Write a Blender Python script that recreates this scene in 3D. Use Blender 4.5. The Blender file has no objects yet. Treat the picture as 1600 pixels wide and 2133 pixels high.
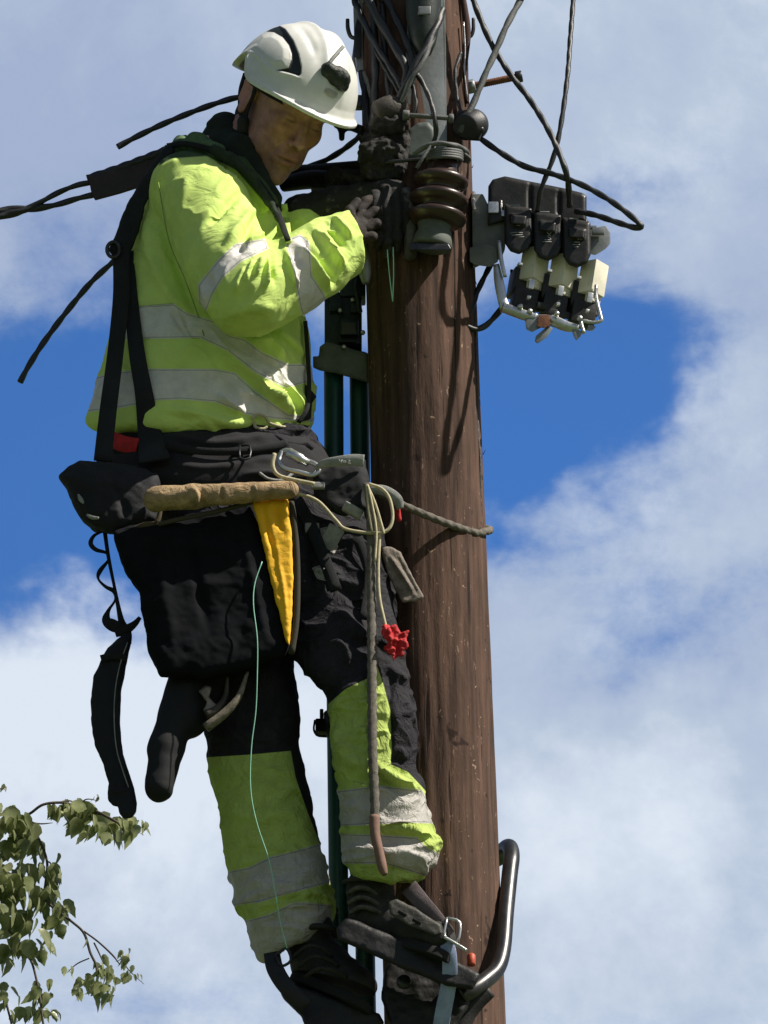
import bpy, bmesh, math, random
import numpy as np
from mathutils import Vector
random.seed(7); np.random.seed(7)
SC = bpy.context.scene
COL = SC.collection
# ------------------------------------------------------------------ camera
PITCH = math.radians(25.0)
SP, CP = math.sin(PITCH), math.cos(PITCH)
SZ = 0.00086                      # metres per photo pixel at the pole
FPX = 12790.0                     # focal length in photo pixels
D0 = FPX * SZ
CAM = np.array([0.0, -D0 * CP, 1.6])
AX_R = np.array([1.0, 0, 0]); AX_U = np.array([0, -SP, CP]); AX_F = np.array([0, CP, SP])
cam_d = bpy.data.cameras.new('camera'); cam = bpy.data.objects.new('camera', cam_d); COL.objects.link(cam)
cam.location = CAM; cam.rotation_euler = (math.radians(90) + PITCH, 0, 0)
cam_d.sensor_fit = 'VERTICAL'; cam_d.sensor_height = 24; cam_d.lens = 24 * FPX / 2133.0
cam_d.clip_start = 0.1; cam_d.clip_end = 6000
SC.camera = cam
SC.render.resolution_x = 768; SC.render.resolution_y = 1024
# ------------------------------------------------------------------ world and sun
SUN_AZ = math.radians(107)         # measured from +Y towards +X
SUN_EL = math.radians(50)
w = bpy.data.worlds.new('World'); SC.world = w; w.use_nodes = True
nt = w.node_tree; N = nt.nodes; L = nt.links
for n in list(N): N.remove(n)
SKYS = 0.10
out = N.new('ShaderNodeOutputWorld'); bg = N.new('ShaderNodeBackground'); bg.inputs[1].default_value = SKYS
L.new(bg.outputs[0], out.inputs[0])
sky = N.new('ShaderNodeTexSky'); sky.sky_type = 'NISHITA'; sky.sun_disc = False
sky.sun_elevation = SUN_EL; sky.sun_rotation = SUN_AZ; sky.air_density = 1.0; sky.dust_density = 0.6; sky.ozone_density = 1.4
geo = N.new('ShaderNodeTexCoord')
def wmath(op, a, b=None, c=None, clamp=False):
    n = N.new('ShaderNodeMath'); n.operation = op; n.use_clamp = clamp
    for i, v in enumerate((a, b, c)):
        if v is None: continue
        if isinstance(v, (int, float)): n.inputs[i].default_value = v
        else: L.new(v, n.inputs[i])
    return n.outputs[0]
def wnoise(scale, detail=6, rough=0.55, dist=0.0, off=(0, 0, 0), stretch=(1, 1, 1)):
    mp = N.new('ShaderNodeMapping'); mp.inputs['Location'].default_value = off; mp.inputs['Scale'].default_value = stretch
    L.new(geo.outputs['Generated'], mp.inputs['Vector'])
    n = N.new('ShaderNodeTexNoise'); n.inputs['Scale'].default_value = scale; n.inputs['Detail'].default_value = detail
    n.inputs['Roughness'].default_value = rough; n.inputs['Distortion'].default_value = dist
    L.new(mp.outputs[0], n.inputs['Vector']); return n
def skydir(px, py):
    v = AX_F * FPX + AX_R * (px - 800) - AX_U * (py - 1066.5); return v / np.linalg.norm(v)
warp = wnoise(22, 5, 0.6, 0, (3, 1, 2))
vs = N.new('ShaderNodeVectorMath'); vs.operation = 'SUBTRACT'; L.new(warp.outputs['Color'], vs.inputs[0]); vs.inputs[1].default_value = (0.5, 0.5, 0.5)
vm = N.new('ShaderNodeVectorMath'); vm.operation = 'SCALE'; L.new(vs.outputs[0], vm.inputs[0]); vm.inputs['Scale'].default_value = 0.042
va = N.new('ShaderNodeVectorMath'); va.operation = 'ADD'; L.new(geo.outputs['Generated'], va.inputs[0]); L.new(vm.outputs[0], va.inputs[1])
def blob(px, py, rx, ry, rot, amp):
    """soft elliptical clearing or cloud bank anchored to a compass direction"""
    d = skydir(px, py)
    sb = N.new('ShaderNodeVectorMath'); sb.operation = 'SUBTRACT'; L.new(va.outputs[0], sb.inputs[0]); sb.inputs[1].default_value = tuple(d)
    c, s = math.cos(rot), math.sin(rot)
    e1 = AX_R * c + AX_U * s; e2 = -AX_R * s + AX_U * c
    ds = []
    for e, r in ((e1, rx), (e2, ry)):
        dt = N.new('ShaderNodeVectorMath'); dt.operation = 'DOT_PRODUCT'; L.new(sb.outputs[0], dt.inputs[0]); dt.inputs[1].default_value = tuple(e * FPX / r)
        ds.append(wmath('MULTIPLY', dt.outputs['Value'], dt.outputs['Value']))
    q = wmath('ADD', ds[0], ds[1])
    g = wmath('EXPONENT', wmath('MULTIPLY', q, -1.0))
    return wmath('MULTIPLY', g, amp)
n1 = wnoise(26, 10, 0.66, 0.12, (0.4, 0.2, 0.1), (1, 1, 1.5))
cov = wmath('MULTIPLY_ADD', n1.outputs['Fac'], 1.2, -0.30)
for b in ((800, 1066, 3200, 3200, 0, 0.50), (60, 1050, 480, 250, 0.25, -0.95), (330, 900, 250, 300, 0.3, -0.5), (1170, 820, 245, 300, -0.2, -0.95), (1230, 640, 190, 90, 0, -0.18), (1060, 1080, 150, 110, -0.5, -0.30), (1380, 980, 200, 90, 0.5, 0.25),
          (700, 950, 300, 260, 0, -0.6), (1560, 860, 190, 500, 0, 0.30), (1480, 1290, 420, 100, 0.35, -0.36), (1480, 640, 190, 110, 0.3, -0.12), (1560, 960, 260, 160, 0.5, -0.18),
          (250, 1620, 600, 260, 0.1, 0.6), (1200, 1650, 600, 400, 0, 0.45), (1100, 1180, 170, 60, 0.4, 0.15), (90, 620, 400, 170, 0.2, 0.14),
          (1500, 400, 400, 60, 0.2, -0.10), (700, 150, 900, 260, 0, 0.35)):
    cov = wmath('ADD', cov, blob(*b))
mr = N.new('ShaderNodeMapRange'); mr.interpolation_type = 'SMOOTHERSTEP'; L.new(cov, mr.inputs[0]); mr.inputs[1].default_value = 0.20; mr.inputs[2].default_value = 0.98
# cloud brightness: thick parts greyer, sunlit parts whiter
n2 = wnoise(13, 8, 0.62, 0.15, (2.1, 0.7, 0.3))
br = wmath('MULTIPLY_ADD', n2.outputs['Fac'], 1.5, -0.27)
for b in ((250, 1480, 460, 200, 0.1, 0.34), (1200, 1700, 520, 240, 0, 0.24), (1200, 120, 600, 260, 0.2, -0.10), (100, 420, 330, 300, 0, -0.16), (1500, 1330, 300, 110, 0.3, -0.24), (250, 1980, 700, 180, 0, -0.05),
          (900, 30, 600, 120, 0, 0.05), (1450, 560, 300, 140, 0, -0.18)):
    br = wmath('ADD', br, blob(*b))
cr = N.new('ShaderNodeValToRGB'); L.new(br, cr.inputs[0])
e = cr.color_ramp.elements; e[0].position = 0.22; e[0].color = (0.35, 0.43, 0.61, 1); e[1].position = 0.74; e[1].color = (0.70, 0.77, 0.87, 1)
m_ = e.new(0.5); m_.color = (0.47, 0.555, 0.69, 1)
sc = N.new('ShaderNodeVectorMath'); sc.operation = 'SCALE'; L.new(cr.outputs[0], sc.inputs[0]); sc.inputs['Scale'].default_value = 0.80 / SKYS
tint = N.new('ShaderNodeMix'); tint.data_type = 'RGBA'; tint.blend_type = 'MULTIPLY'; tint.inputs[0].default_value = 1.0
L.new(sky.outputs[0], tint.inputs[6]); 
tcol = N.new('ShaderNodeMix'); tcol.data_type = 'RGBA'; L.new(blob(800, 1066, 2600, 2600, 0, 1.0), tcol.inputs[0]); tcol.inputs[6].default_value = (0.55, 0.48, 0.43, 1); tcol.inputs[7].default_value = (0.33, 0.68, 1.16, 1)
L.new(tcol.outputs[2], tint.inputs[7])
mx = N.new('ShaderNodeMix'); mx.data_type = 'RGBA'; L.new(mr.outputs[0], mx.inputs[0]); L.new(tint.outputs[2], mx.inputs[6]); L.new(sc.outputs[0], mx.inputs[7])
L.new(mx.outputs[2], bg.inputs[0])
sun_d = bpy.data.lights.new('sun', 'SUN'); sun_d.energy = 5.0; sun_d.angle = math.radians(0.5); sun_d.color = (1.0, 0.93, 0.82)
sun = bpy.data.objects.new('sun', sun_d); COL.objects.link(sun)
sdir = Vector((math.sin(SUN_AZ) * math.cos(SUN_EL), math.cos(SUN_AZ) * math.cos(SUN_EL), math.sin(SUN_EL)))
sun.rotation_euler = sdir.to_track_quat('Z', 'Y').to_euler(); sun.location = (6, -2, 14)
SC.view_settings.view_transform = 'Standard'; SC.view_settings.look = 'None'; SC.view_settings.exposure = 0.38; SC.view_settings.gamma = 1.0
# ------------------------------------------------------------------ measuring space
# Points are surveyed as (px, py, Y): right and down in 0.86 mm steps, Y = steps behind the pole's axis.
def P(px, py, Y=0.0): return (px, py, (Y + (1066.5 - py) * SP) / CP)
WX = np.array([1.0, 0, 0]); WY = np.array([0, SP, CP]); WZ = np.array([0, -CP, SP])
def world(v):
    v = np.asarray(v, dtype=float).reshape(-1, 3)
    dep = D0 + v[:, 2] * SZ
    return CAM + AX_R * ((v[:, 0] - 800) / FPX * dep)[:, None] - AX_U * ((v[:, 1] - 1066.5) / FPX * dep)[:, None] + AX_F * dep[:, None]
def wpt(px, py, Y=0.0): return world([P(px, py, Y)])[0]
# ------------------------------------------------------------------ noise
_T = np.random.RandomState(3).rand(64, 64, 64).astype(np.float32)
def vnoise(p, scale):
    q = p / scale; i = np.floor(q).astype(int); f = q - i; f = f * f * (3 - 2 * f)
    r = 0
    for a in (0, 1):
        for b in (0, 1):
            for c in (0, 1):
                wgt = (f[:, 0] if a else 1 - f[:, 0]) * (f[:, 1] if b else 1 - f[:, 1]) * (f[:, 2] if c else 1 - f[:, 2])
                r = r + wgt * _T[(i[:, 0] + a) % 64, (i[:, 1] + b) % 64, (i[:, 2] + c) % 64]
    return r * 2 - 1
def fbm(p, scale, octv=3):
    r = 0; a = 1.0
    for o in range(octv): r = r + a * vnoise(p + 17.3 * o, scale / 2 ** o); a *= 0.5
    return r
# ------------------------------------------------------------------ distance fields
def sdpoly(PL, x, y):
    PL = np.asarray(PL, float); n = len(PL)
    d = np.full(np.broadcast(x, y).shape, 1e12); s = np.ones(d.shape)
    for i in range(n):
        a = PL[i]; b = PL[i - 1]; ex, ey = b - a; wx, wy = x - a[0], y - a[1]
        t = np.clip((wx * ex + wy * ey) / (ex * ex + ey * ey + 1e-9), 0, 1)
        bx, by = wx - ex * t, wy - ey * t
        d = np.minimum(d, bx * bx + by * by)
        c1 = y >= a[1]; c2 = y < b[1]; c3 = ex * wy > ey * wx
        fl = (c1 & c2 & c3) | (~c1 & ~c2 & ~c3)
        s = np.where(fl, -s, s)
    return s * np.sqrt(d)
def catmull(pts, n=6):
    pts = [np.asarray(p, float) for p in pts]
    if len(pts) < 3:
        return [pts[0] * (1 - t) + pts[-1] * t for t in np.linspace(0, 1, n + 1)]
    q = [2 * pts[0] - pts[1]] + pts + [2 * pts[-1] - pts[-2]]; o = []
    for i in range(1, len(q) - 2):
        a, b, c, d = q[i - 1:i + 3]
        for k in range(n):
            t = k / n
            o.append(0.5 * (2 * b + (c - a) * t + (2 * a - 5 * b + 4 * c - d) * t * t + (3 * b - a - 3 * c + d) * t ** 3))
    o.append(pts[-1]); return o
def seg(p0, r0, p1, r1, q=1.0):
    p0 = np.array(p0, float); p1 = np.array(p1, float); sc_ = np.array([1, 1, 1 / q]); a0 = p0 * sc_; b0 = (p1 - p0) * sc_; bb = max((b0 ** 2).sum(), 1e-6)
    def fn(X, Y, Z):
        x = X - a0[0]; y = Y - a0[1]; z = Z / q - a0[2]
        t = np.clip((x * b0[0] + y * b0[1] + z * b0[2]) / bb, 0, 1)
        return np.sqrt((x - t * b0[0]) ** 2 + (y - t * b0[1]) ** 2 + (z - t * b0[2]) ** 2) - (r0 + (r1 - r0) * t)
    r = max(r0, r1) * np.array([1, 1, max(q, 1)])
    return fn, np.minimum(p0, p1) - r, np.maximum(p0, p1) + r
def chain(pts, rs, q=1.0):
    return [seg(pts[i], rs[i], pts[i + 1], rs[i + 1], q) for i in range(len(pts) - 1)]
def ell(c, rad, A=None):
    c = np.array(c, float); rad = np.array(rad, float); A = np.eye(3) if A is None else np.array(A, float)
    m = rad.min()
    def fn(X, Y, Z):
        x, y, z = X - c[0], Y - c[1], Z - c[2]
        s = 0
        for i in range(3): s = s + ((x * A[i][0] + y * A[i][1] + z * A[i][2]) / rad[i]) ** 2
        return (np.sqrt(s) - 1) * m
    R = rad.max() * np.ones(3) if A is not None else rad
    return fn, c - R, c + R
def loft(rows, e=2.2, cap=18):
    """rows: (py, xl, xr, Y, half depth)"""
    rr = np.array(catmull(rows, 8)); ys = rr[:, 0]
    hw = (rr[:, 2] - rr[:, 1]) / 2; cx = (rr[:, 2] + rr[:, 1]) / 2; zc = (rr[:, 3] + (1066.5 - ys) * SP) / CP; hd = rr[:, 4]
    y0, y1 = ys[0], ys[-1]
    def fn(X, Y, Z):
        a = np.interp(Y, ys, hw); c = np.interp(Y, ys, cx); z = np.interp(Y, ys, zc); d = np.interp(Y, ys, hd)
        v = ((np.abs((X - c) / a) ** e + np.abs((Z - z) / d) ** e) ** (1 / e) - 1) * np.minimum(a, d)
        g = np.maximum(y0 - Y, Y - y1) + 0 * v
        h = np.maximum(cap - np.abs(v - g), 0) / cap
        return np.maximum(v, g) + h * h * cap / 4
    return fn, np.array([(cx - hw).min(), y0, (zc - hd).min()]), np.array([(cx + hw).max(), y1, (zc + hd).max()])
def slab(PL, Y, h, r, ty=0.0, tx=0.0):
    """outline (px,py) standing at depth Y, half thickness h, edge rounding r"""
    PA = np.asarray(PL, float); c = PA.mean(0)
    def zc(X, Yp): return (Y + tx * (X - c[0]) + ty * (Yp - c[1]) + (1066.5 - Yp) * SP) / CP
    def fn(X, Yp, Z):
        if np.ndim(X) == 3: v2 = sdpoly(PA, X[:, :, :1], Yp[:, :, :1])
        else: v2 = sdpoly(PA, X, Yp)
        a = v2 + r; b = np.abs(Z - zc(X, Yp)) - h + r
        return np.sqrt(np.maximum(a, 0) ** 2 + np.maximum(b, 0) ** 2) + np.minimum(np.maximum(a, b), 0) - r
    lo = PA.min(0); hi = PA.max(0); zz = [zc(x, y) for x in (lo[0], hi[0]) for y in (lo[1], hi[1])]
    return fn, np.array([lo[0], lo[1], min(zz) - h]), np.array([hi[0], hi[1], max(zz) + h])
def nets(val, org, res):
    ins = val < 0; n = np.array(val.shape) - 1
    cnt = np.zeros(n, np.int8); C8 = [(i, j, k) for i in (0, 1) for j in (0, 1) for k in (0, 1)]
    for i, j, k in C8: cnt += ins[i:i + n[0], j:j + n[1], k:k + n[2]]
    act = (cnt > 0) & (cnt < 8); ijk = np.argwhere(act); idx = -np.ones(n, np.int64); idx[act] = np.arange(len(ijk))
    V = {c: val[ijk[:, 0] + c[0], ijk[:, 1] + c[1], ijk[:, 2] + c[2]] for c in C8}
    acc = np.zeros((len(ijk), 3)); num = np.zeros(len(ijk))
    for c in C8:
        for ax in range(3):
            if c[ax]: continue
            d = list(c); d[ax] = 1; a = V[c]; b = V[tuple(d)]; m = (a < 0) != (b < 0)
            t = a / np.where(m, a - b, 1); p = np.tile(np.array(c, float), (len(ijk), 1)); p[:, ax] += t
            acc += np.where(m[:, None], p, 0); num += m
    vt = (ijk + acc / num[:, None]) * res + org; F = []
    for ax in range(3):
        u, v = (ax + 1) % 3, (ax + 2) % 3
        s0 = [slice(None)] * 3; s1 = [slice(None)] * 3; s0[ax] = slice(0, -1); s1[ax] = slice(1, None)
        a = ins[tuple(s0)]; b = ins[tuple(s1)]; e_ = np.argwhere(a != b)
        e_ = e_[(e_[:, u] > 0) & (e_[:, v] > 0) & (e_[:, u] < val.shape[u] - 1) & (e_[:, v] < val.shape[v] - 1)]
        fl = a[e_[:, 0], e_[:, 1], e_[:, 2]]; q = []
        for du, dv in ((-1, -1), (0, -1), (0, 0), (-1, 0)):
            c = e_.copy(); c[:, u] += du; c[:, v] += dv; q.append(idx[c[:, 0], c[:, 1], c[:, 2]])
        q = np.stack(q, 1); q[~fl] = q[~fl][:, ::-1]; F.append(q)
    return vt, np.concatenate(F)
def sdf(prims, res=3.0, k=10, cuts=(), ck=4):
    """prims: list of (fn,lo,hi) or (fn,lo,hi,k)"""
    lo = np.min([p[1] for p in prims], 0) - 3 * res - k / 3; hi = np.max([p[2] for p in prims], 0) + 3 * res + k / 3
    n = np.ceil((hi - lo) / res).astype(int) + 1
    g = [lo[i] + np.arange(n[i]) * res for i in range(3)]; val = np.full(n, 60.0, np.float32)
    def sub(p, m):
        s = []
        for i in range(3):
            a = max(0, int((p[1][i] - m - lo[i]) / res)); b = min(n[i], int((p[2][i] + m - lo[i]) / res) + 2); s.append(slice(a, b))
        return tuple(s)
    for p in prims:
        kk = p[3] if len(p) > 3 else k; s = sub(p, kk + 2 * res)
        X = g[0][s[0]][:, None, None]; Y = g[1][s[1]][None, :, None]; Z = g[2][s[2]][None, None, :]
        f = np.clip(p[0](X, Y, Z), -60, 60); o = val[s]
        if kk > 0:
            h = np.maximum(kk - np.abs(f - o), 0) / kk; val[s] = np.minimum(f, o) - h * h * kk / 4
        else: val[s] = np.minimum(f, o)
    for p in cuts:
        s = sub(p, ck + 2 * res); X = g[0][s[0]][:, None, None]; Y = g[1][s[1]][None, :, None]; Z = g[2][s[2]][None, None, :]
        f = -p[0](X, Y, Z); o = val[s]; h = np.maximum(ck - np.abs(f - o), 0) / ck; val[s] = np.maximum(f, o) + h * h * ck / 4
    v, f = nets(val, lo, res)
    return v, f
def vnormals(v, f):
    a = v[f[:, 2]] - v[f[:, 0]]; b = v[f[:, 3]] - v[f[:, 1]]; n = np.cross(a, b); o = np.zeros_like(v)
    for i in range(4): np.add.at(o, f[:, i], n)
    return o / (np.linalg.norm(o, axis=1)[:, None] + 1e-9)
def relax(v, f, it=2, lam=0.5):
    for _ in range(it):
        s = np.zeros_like(v); c = np.zeros(len(v))
        for i in range(4):
            for j in (1, 3): np.add.at(s, f[:, i], v[f[:, (i + j) % 4]]); np.add.at(c, f[:, i], 1)
        v = v + lam * (s / np.maximum(c, 1)[:, None] - v)
    return v
def polydist(pl, x, y):
    best = np.full(len(x), 1e9); tt = np.zeros(len(x)); tot = 0; ls = []
    for i in range(len(pl) - 1): ls.append(math.dist(pl[i][:2], pl[i + 1][:2]))
    T = sum(ls)
    for i in range(len(pl) - 1):
        a = np.array(pl[i][:2], float); e_ = np.array(pl[i + 1][:2], float) - a
        t = np.clip(((x - a[0]) * e_[0] + (y - a[1]) * e_[1]) / (e_ @ e_ + 1e-9), 0, 1)
        d = np.hypot(x - a[0] - t * e_[0], y - a[1] - t * e_[1]); m = d < best
        best = np.where(m, d, best); tt = np.where(m, (tot + t * ls[i]) / T, tt); tot += ls[i]
    return best, tt
def fold(v, n, folds, mask=None):
    """raise or press soft creases into the near side of a cloth surface"""
    x, y = v[:, 0], v[:, 1]; fw = np.clip(-n[:, 2] * 1.6 + 0.15, 0, 1); h = np.zeros(len(v))
    for pl, amp, wd in folds:
        pl = [p[:2] for p in catmull([(a, b) for a, b in pl], 4)]
        pa = np.array(pl); lo = pa.min(0) - 3 * wd; hi = pa.max(0) + 3 * wd
        m = np.where((x > lo[0]) & (x < hi[0]) & (y > lo[1]) & (y < hi[1]))[0]
        if not len(m): continue
        d, t = polydist(pl, x[m], y[m])
        h[m] += amp * np.exp(-(d / wd) ** 2) * np.clip(4 * t, 0.15, 1) * np.clip(4 * (1 - t), 0.15, 1)
    h *= fw
    if mask is not None: h *= mask
    return v + n * h[:, None]
class DMap:
    def __init__(s, *vs):
        v = np.concatenate(vs); s.o = v.min(0)[:2] - 8; c = ((v[:, :2] - s.o) / 5).astype(int); s.g = np.full(c.max(0) + 4, 1e9)
        np.minimum.at(s.g, (c[:, 0], c[:, 1]), v[:, 2])
    def d(s, x, y, default=0):
        i, j = int((x - s.o[0]) / 5), int((y - s.o[1]) / 5)
        if i < 0 or j < 0 or i >= s.g.shape[0] or j >= s.g.shape[1]: return default
        q = s.g[max(i - 1, 0):i + 2, max(j - 1, 0):j + 2]; q = q[q < 1e8]
        return float(q.min()) if len(q) else default
# ------------------------------------------------------------------ plain shapes (in measuring space)
def tube(pts, r, n=8, sub=6, twist=0.0, lobes=0, depth=0.2, cap=True, flat=1.0):
    """pts: camera-space points; r number or list; twist: turns per step, lobes give a laid rope"""
    rs = r if isinstance(r, (list, tuple)) else [r] * len(pts)
    cp = catmull([tuple(p) + (rr,) for p, rr in zip(pts, rs)], sub)
    pp = np.array([c[:3] for c in cp]); rr = np.array([c[3] for c in cp])
    if lobes:
        L_ = np.concatenate([[0], np.cumsum(np.linalg.norm(np.diff(pp, axis=0), axis=1))]); m = max(int(L_[-1] / 3.0), 8)
        s_ = np.linspace(0, L_[-1], m); pp = np.stack([np.interp(s_, L_, pp[:, i]) for i in range(3)], 1); rr = np.interp(s_, L_, rr); n = 12
    T_ = np.gradient(pp, axis=0); T_ /= np.linalg.norm(T_, axis=1)[:, None] + 1e-9
    up = np.array([0, 0, 1.0]) if abs(T_[0][2]) < 0.9 else np.array([1.0, 0, 0]); V = []; s = 0
    nn = up - T_[0] * (up @ T_[0]); nn /= np.linalg.norm(nn)
    for i in range(len(pp)):
        nn = nn - T_[i] * (nn @ T_[i]); nn /= np.linalg.norm(nn); bb = np.cross(T_[i], nn)
        if i: s += np.linalg.norm(pp[i] - pp[i - 1])
        for k in range(n):
            a = 2 * math.pi * k / n; q = rr[i] * (1 + (depth * abs(math.cos(lobes / 2 * (a - s * twist))) - depth * 0.5 if lobes else 0))
            V.append(pp[i] + q * (math.cos(a) * nn * flat + math.sin(a) * bb))
    F = []
    for i in range(len(pp) - 1):
        for k in range(n): F.append((i * n + k, i * n + (k + 1) % n, (i + 1) * n + (k + 1) % n, (i + 1) * n + k))
    if cap: F.append(tuple(range(n))[::-1]); F.append(tuple((len(pp) - 1) * n + k for k in range(n)))
    return V, F
def rope(pts, r, sub=6): return tube(pts, r, sub=sub, twist=0.62 / np.mean(r), lobes=3, depth=0.22)
def cable(pts, r, sub=6): return tube(pts, r, sub=sub, twist=0.38 / np.mean(r), lobes=2, depth=0.26)
def ribbon(pts, wd, th=3, side=None, sub=6):
    """flat strap; wd number or list; side = across-direction, default across the path facing the viewer side"""
    ws = wd if isinstance(wd, (list, tuple)) else [wd] * len(pts)
    cp = catmull([tuple(p) + (q,) for p, q in zip(pts, ws)], sub); pp = np.array([c[:3] for c in cp]); ww = [c[3] for c in cp]
    T_ = np.gradient(pp, axis=0); T_ /= np.linalg.norm(T_, axis=1)[:, None] + 1e-9; V = []
    for i in range(len(pp)):
        ac = np.cross(T_[i], np.array([0, 0, 1.0])) if side is None else np.array(side, float)
        ac = ac - T_[i] * (ac @ T_[i]); ac /= np.linalg.norm(ac) + 1e-9; nn = np.cross(ac, T_[i])
        for a, b in ((-.5, .25), (-.46, .5), (.46, .5), (.5, .25), (.5, -.25), (.46, -.5), (-.46, -.5), (-.5, -.25)): V.append(pp[i] + ac * a * ww[i] + nn * b * th)
    F = [(i * 8 + k, i * 8 + (k + 1) % 8, (i + 1) * 8 + (k + 1) % 8, (i + 1) * 8 + k) for i in range(len(pp) - 1) for k in range(8)]
    F.append(tuple(range(8))[::-1]); F.append(tuple((len(pp) - 1) * 8 + k for k in range(8))); return V, F
def lathe(p0, axis, prof, n=32):
    """prof: (distance along axis, radius)"""
    ax = np.array(axis, float); ax /= np.linalg.norm(ax); u = np.cross(ax, [0.3, 0.1, 1]); u /= np.linalg.norm(u); v = np.cross(ax, u); V = []; p0 = np.array(p0, float)
    for h, r in prof:
        for k in range(n): a = 2 * math.pi * k / n; V.append(p0 + ax * h + r * (math.cos(a) * u + math.sin(a) * v))
    F = [(i * n + k, i * n + (k + 1) % n, (i + 1) * n + (k + 1) % n, (i + 1) * n + k) for i in range(len(prof) - 1) for k in range(n)]
    F.append(tuple(range(n))[::-1]); F.append(tuple((len(prof) - 1) * n + k for k in range(n))); return V, F
def box(c, size, A=(WX, WY, WZ), bev=1.5):
    bm = bmesh.new(); bmesh.ops.create_cube(bm, size=1)
    for v in bm.verts: v.co = Vector((v.co.x * size[0], v.co.y * size[1], v.co.z * size[2]))
    if bev: bmesh.ops.bevel(bm, geom=list(bm.edges), offset=bev, segments=2, affect='EDGES', profile=0.7)
    bm.verts.index_update(); c = np.array(c, float)
    V = [c + A[0] * v.co.x + A[1] * v.co.y + A[2] * v.co.z for v in bm.verts]; F = [tuple(v.index for v in f.verts) for f in bm.faces]; bm.free(); return V, F
def plate(PL, Y, th, bev=1.0, ty=0, tx=0, z0=None):
    """flat plate with a traced outline at depth Y and a real thickness"""
    bm = bmesh.new(); c = np.mean(np.array(PL, float), 0)
    def zc(x, y): return (Y + tx * (x - c[0]) + ty * (y - c[1]) + (1066.5 - y) * SP) / CP if z0 is None else z0 + tx * (x - c[0]) + ty * (y - c[1])
    a = [bm.verts.new((x, y, zc(x, y) - th / 2)) for x, y in PL]; f = bm.faces.new(a)
    r = bmesh.ops.extrude_face_region(bm, geom=[f]); bmesh.ops.translate(bm, vec=(0, 0, th), verts=[g for g in r['geom'] if isinstance(g, bmesh.types.BMVert)])
    if bev: bmesh.ops.bevel(bm, geom=list(bm.edges), offset=bev, segments=2, affect='EDGES', profile=0.7)
    bmesh.ops.recalc_face_normals(bm, faces=list(bm.faces)); bm.verts.index_update()
    V = [np.array(v.co) for v in bm.verts]; F = [tuple(v.index for v in f.verts) for f in bm.faces]; bm.free(); return V, F
def hexnut(c, axis, r, h): return lathe(np.array(c, float) - np.array(axis) * h / 2, axis, [(0, r * .9), (h * .15, r), (h * .85, r), (h, r * .9)], 6)
class Joined(tuple): parts = None
SPLIT = {'screw', 'bolt_head', 'contact', 'earth_lug', 'metal_cam', 'tail', 'cross_bar', 'bracket_lugs', 'buckle', 'lower_arm', 'reflective_print', 'rear_cradle', 'side_strap', 'leg_loop', 'drawcord', 'headband', 'seam', 'lower_bar', 'module'}
def join(*ms):
    V = []; F = []
    for v, f in ms:
        o = len(V); V += [tuple(p) for p in v]; F += [tuple(int(i) + o for i in q) for q in f]
    j = Joined((V, F)); j.parts = ms; return j
# ------------------------------------------------------------------ linking
def props(o, label=None, cat=None, group=None, kind=None):
    if label: o['label'] = label
    if cat: o['category'] = cat
    if group: o['group'] = group
    if kind: o['kind'] = kind
    return o
def empty(name, base, label, cat, group=None):
    o = bpy.data.objects.new(name, None); COL.objects.link(o); o.location = base; o.empty_display_size = 0.05
    return props(o, label, cat, group)
def root_of(o):
    while o.parent: o = o.parent
    return o
def emit(name, mesh, m, parent=None, base=None, attrs=None, smooth=True, label=None, cat=None, group=None, kind=None, is_world=False, autos=None):
    if name in SPLIT and parent is not None and getattr(mesh, 'parts', None) and len(mesh.parts) > 1:
        return [emit(name, q, m, parent, smooth=smooth, autos=autos, label=label) for q in mesh.parts][0]
    v, f = mesh; v = np.asarray(v, float); wv = v if is_world else world(v)
    if parent is not None: b = np.array(root_of(parent).location)
    elif base is not None: b = np.array(base)
    else: b = np.array([wv[:, 0].mean(), wv[:, 1].mean(), wv[:, 2].min()])
    me = bpy.data.meshes.new(name); wv = wv - b
    if isinstance(f, np.ndarray):
        me.vertices.add(len(wv)); me.vertices.foreach_set('co', wv.astype(np.float32).ravel()); me.loops.add(f.size); me.loops.foreach_set('vertex_index', f.astype(np.int32).ravel())
        me.polygons.add(len(f)); me.polygons.foreach_set('loop_start', np.arange(0, f.size, f.shape[1], dtype=np.int32)); me.update(calc_edges=True)
    else: me.from_pydata([tuple(p) for p in wv], [], f); me.update()
    if attrs:
        for k, a in attrs.items():
            a = np.asarray(a, np.float32)
            if a.ndim == 2:
                at = me.attributes.new(k, 'FLOAT_COLOR', 'POINT'); at.data.foreach_set('color', np.concatenate([a, np.ones((len(a), 1), np.float32)], 1).ravel())
            else: at = me.attributes.new(k, 'FLOAT', 'POINT'); at.data.foreach_set('value', a)
    me.materials.append(m)
    if smooth: me.shade_smooth()
    if autos: me.set_sharp_from_angle(angle=math.radians(autos))
    o = bpy.data.objects.new(name, me); COL.objects.link(o)
    if parent is not None: o.parent = parent
    if parent is None or o.parent is None: o.location = b
    return props(o, label, cat, group, kind)
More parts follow.
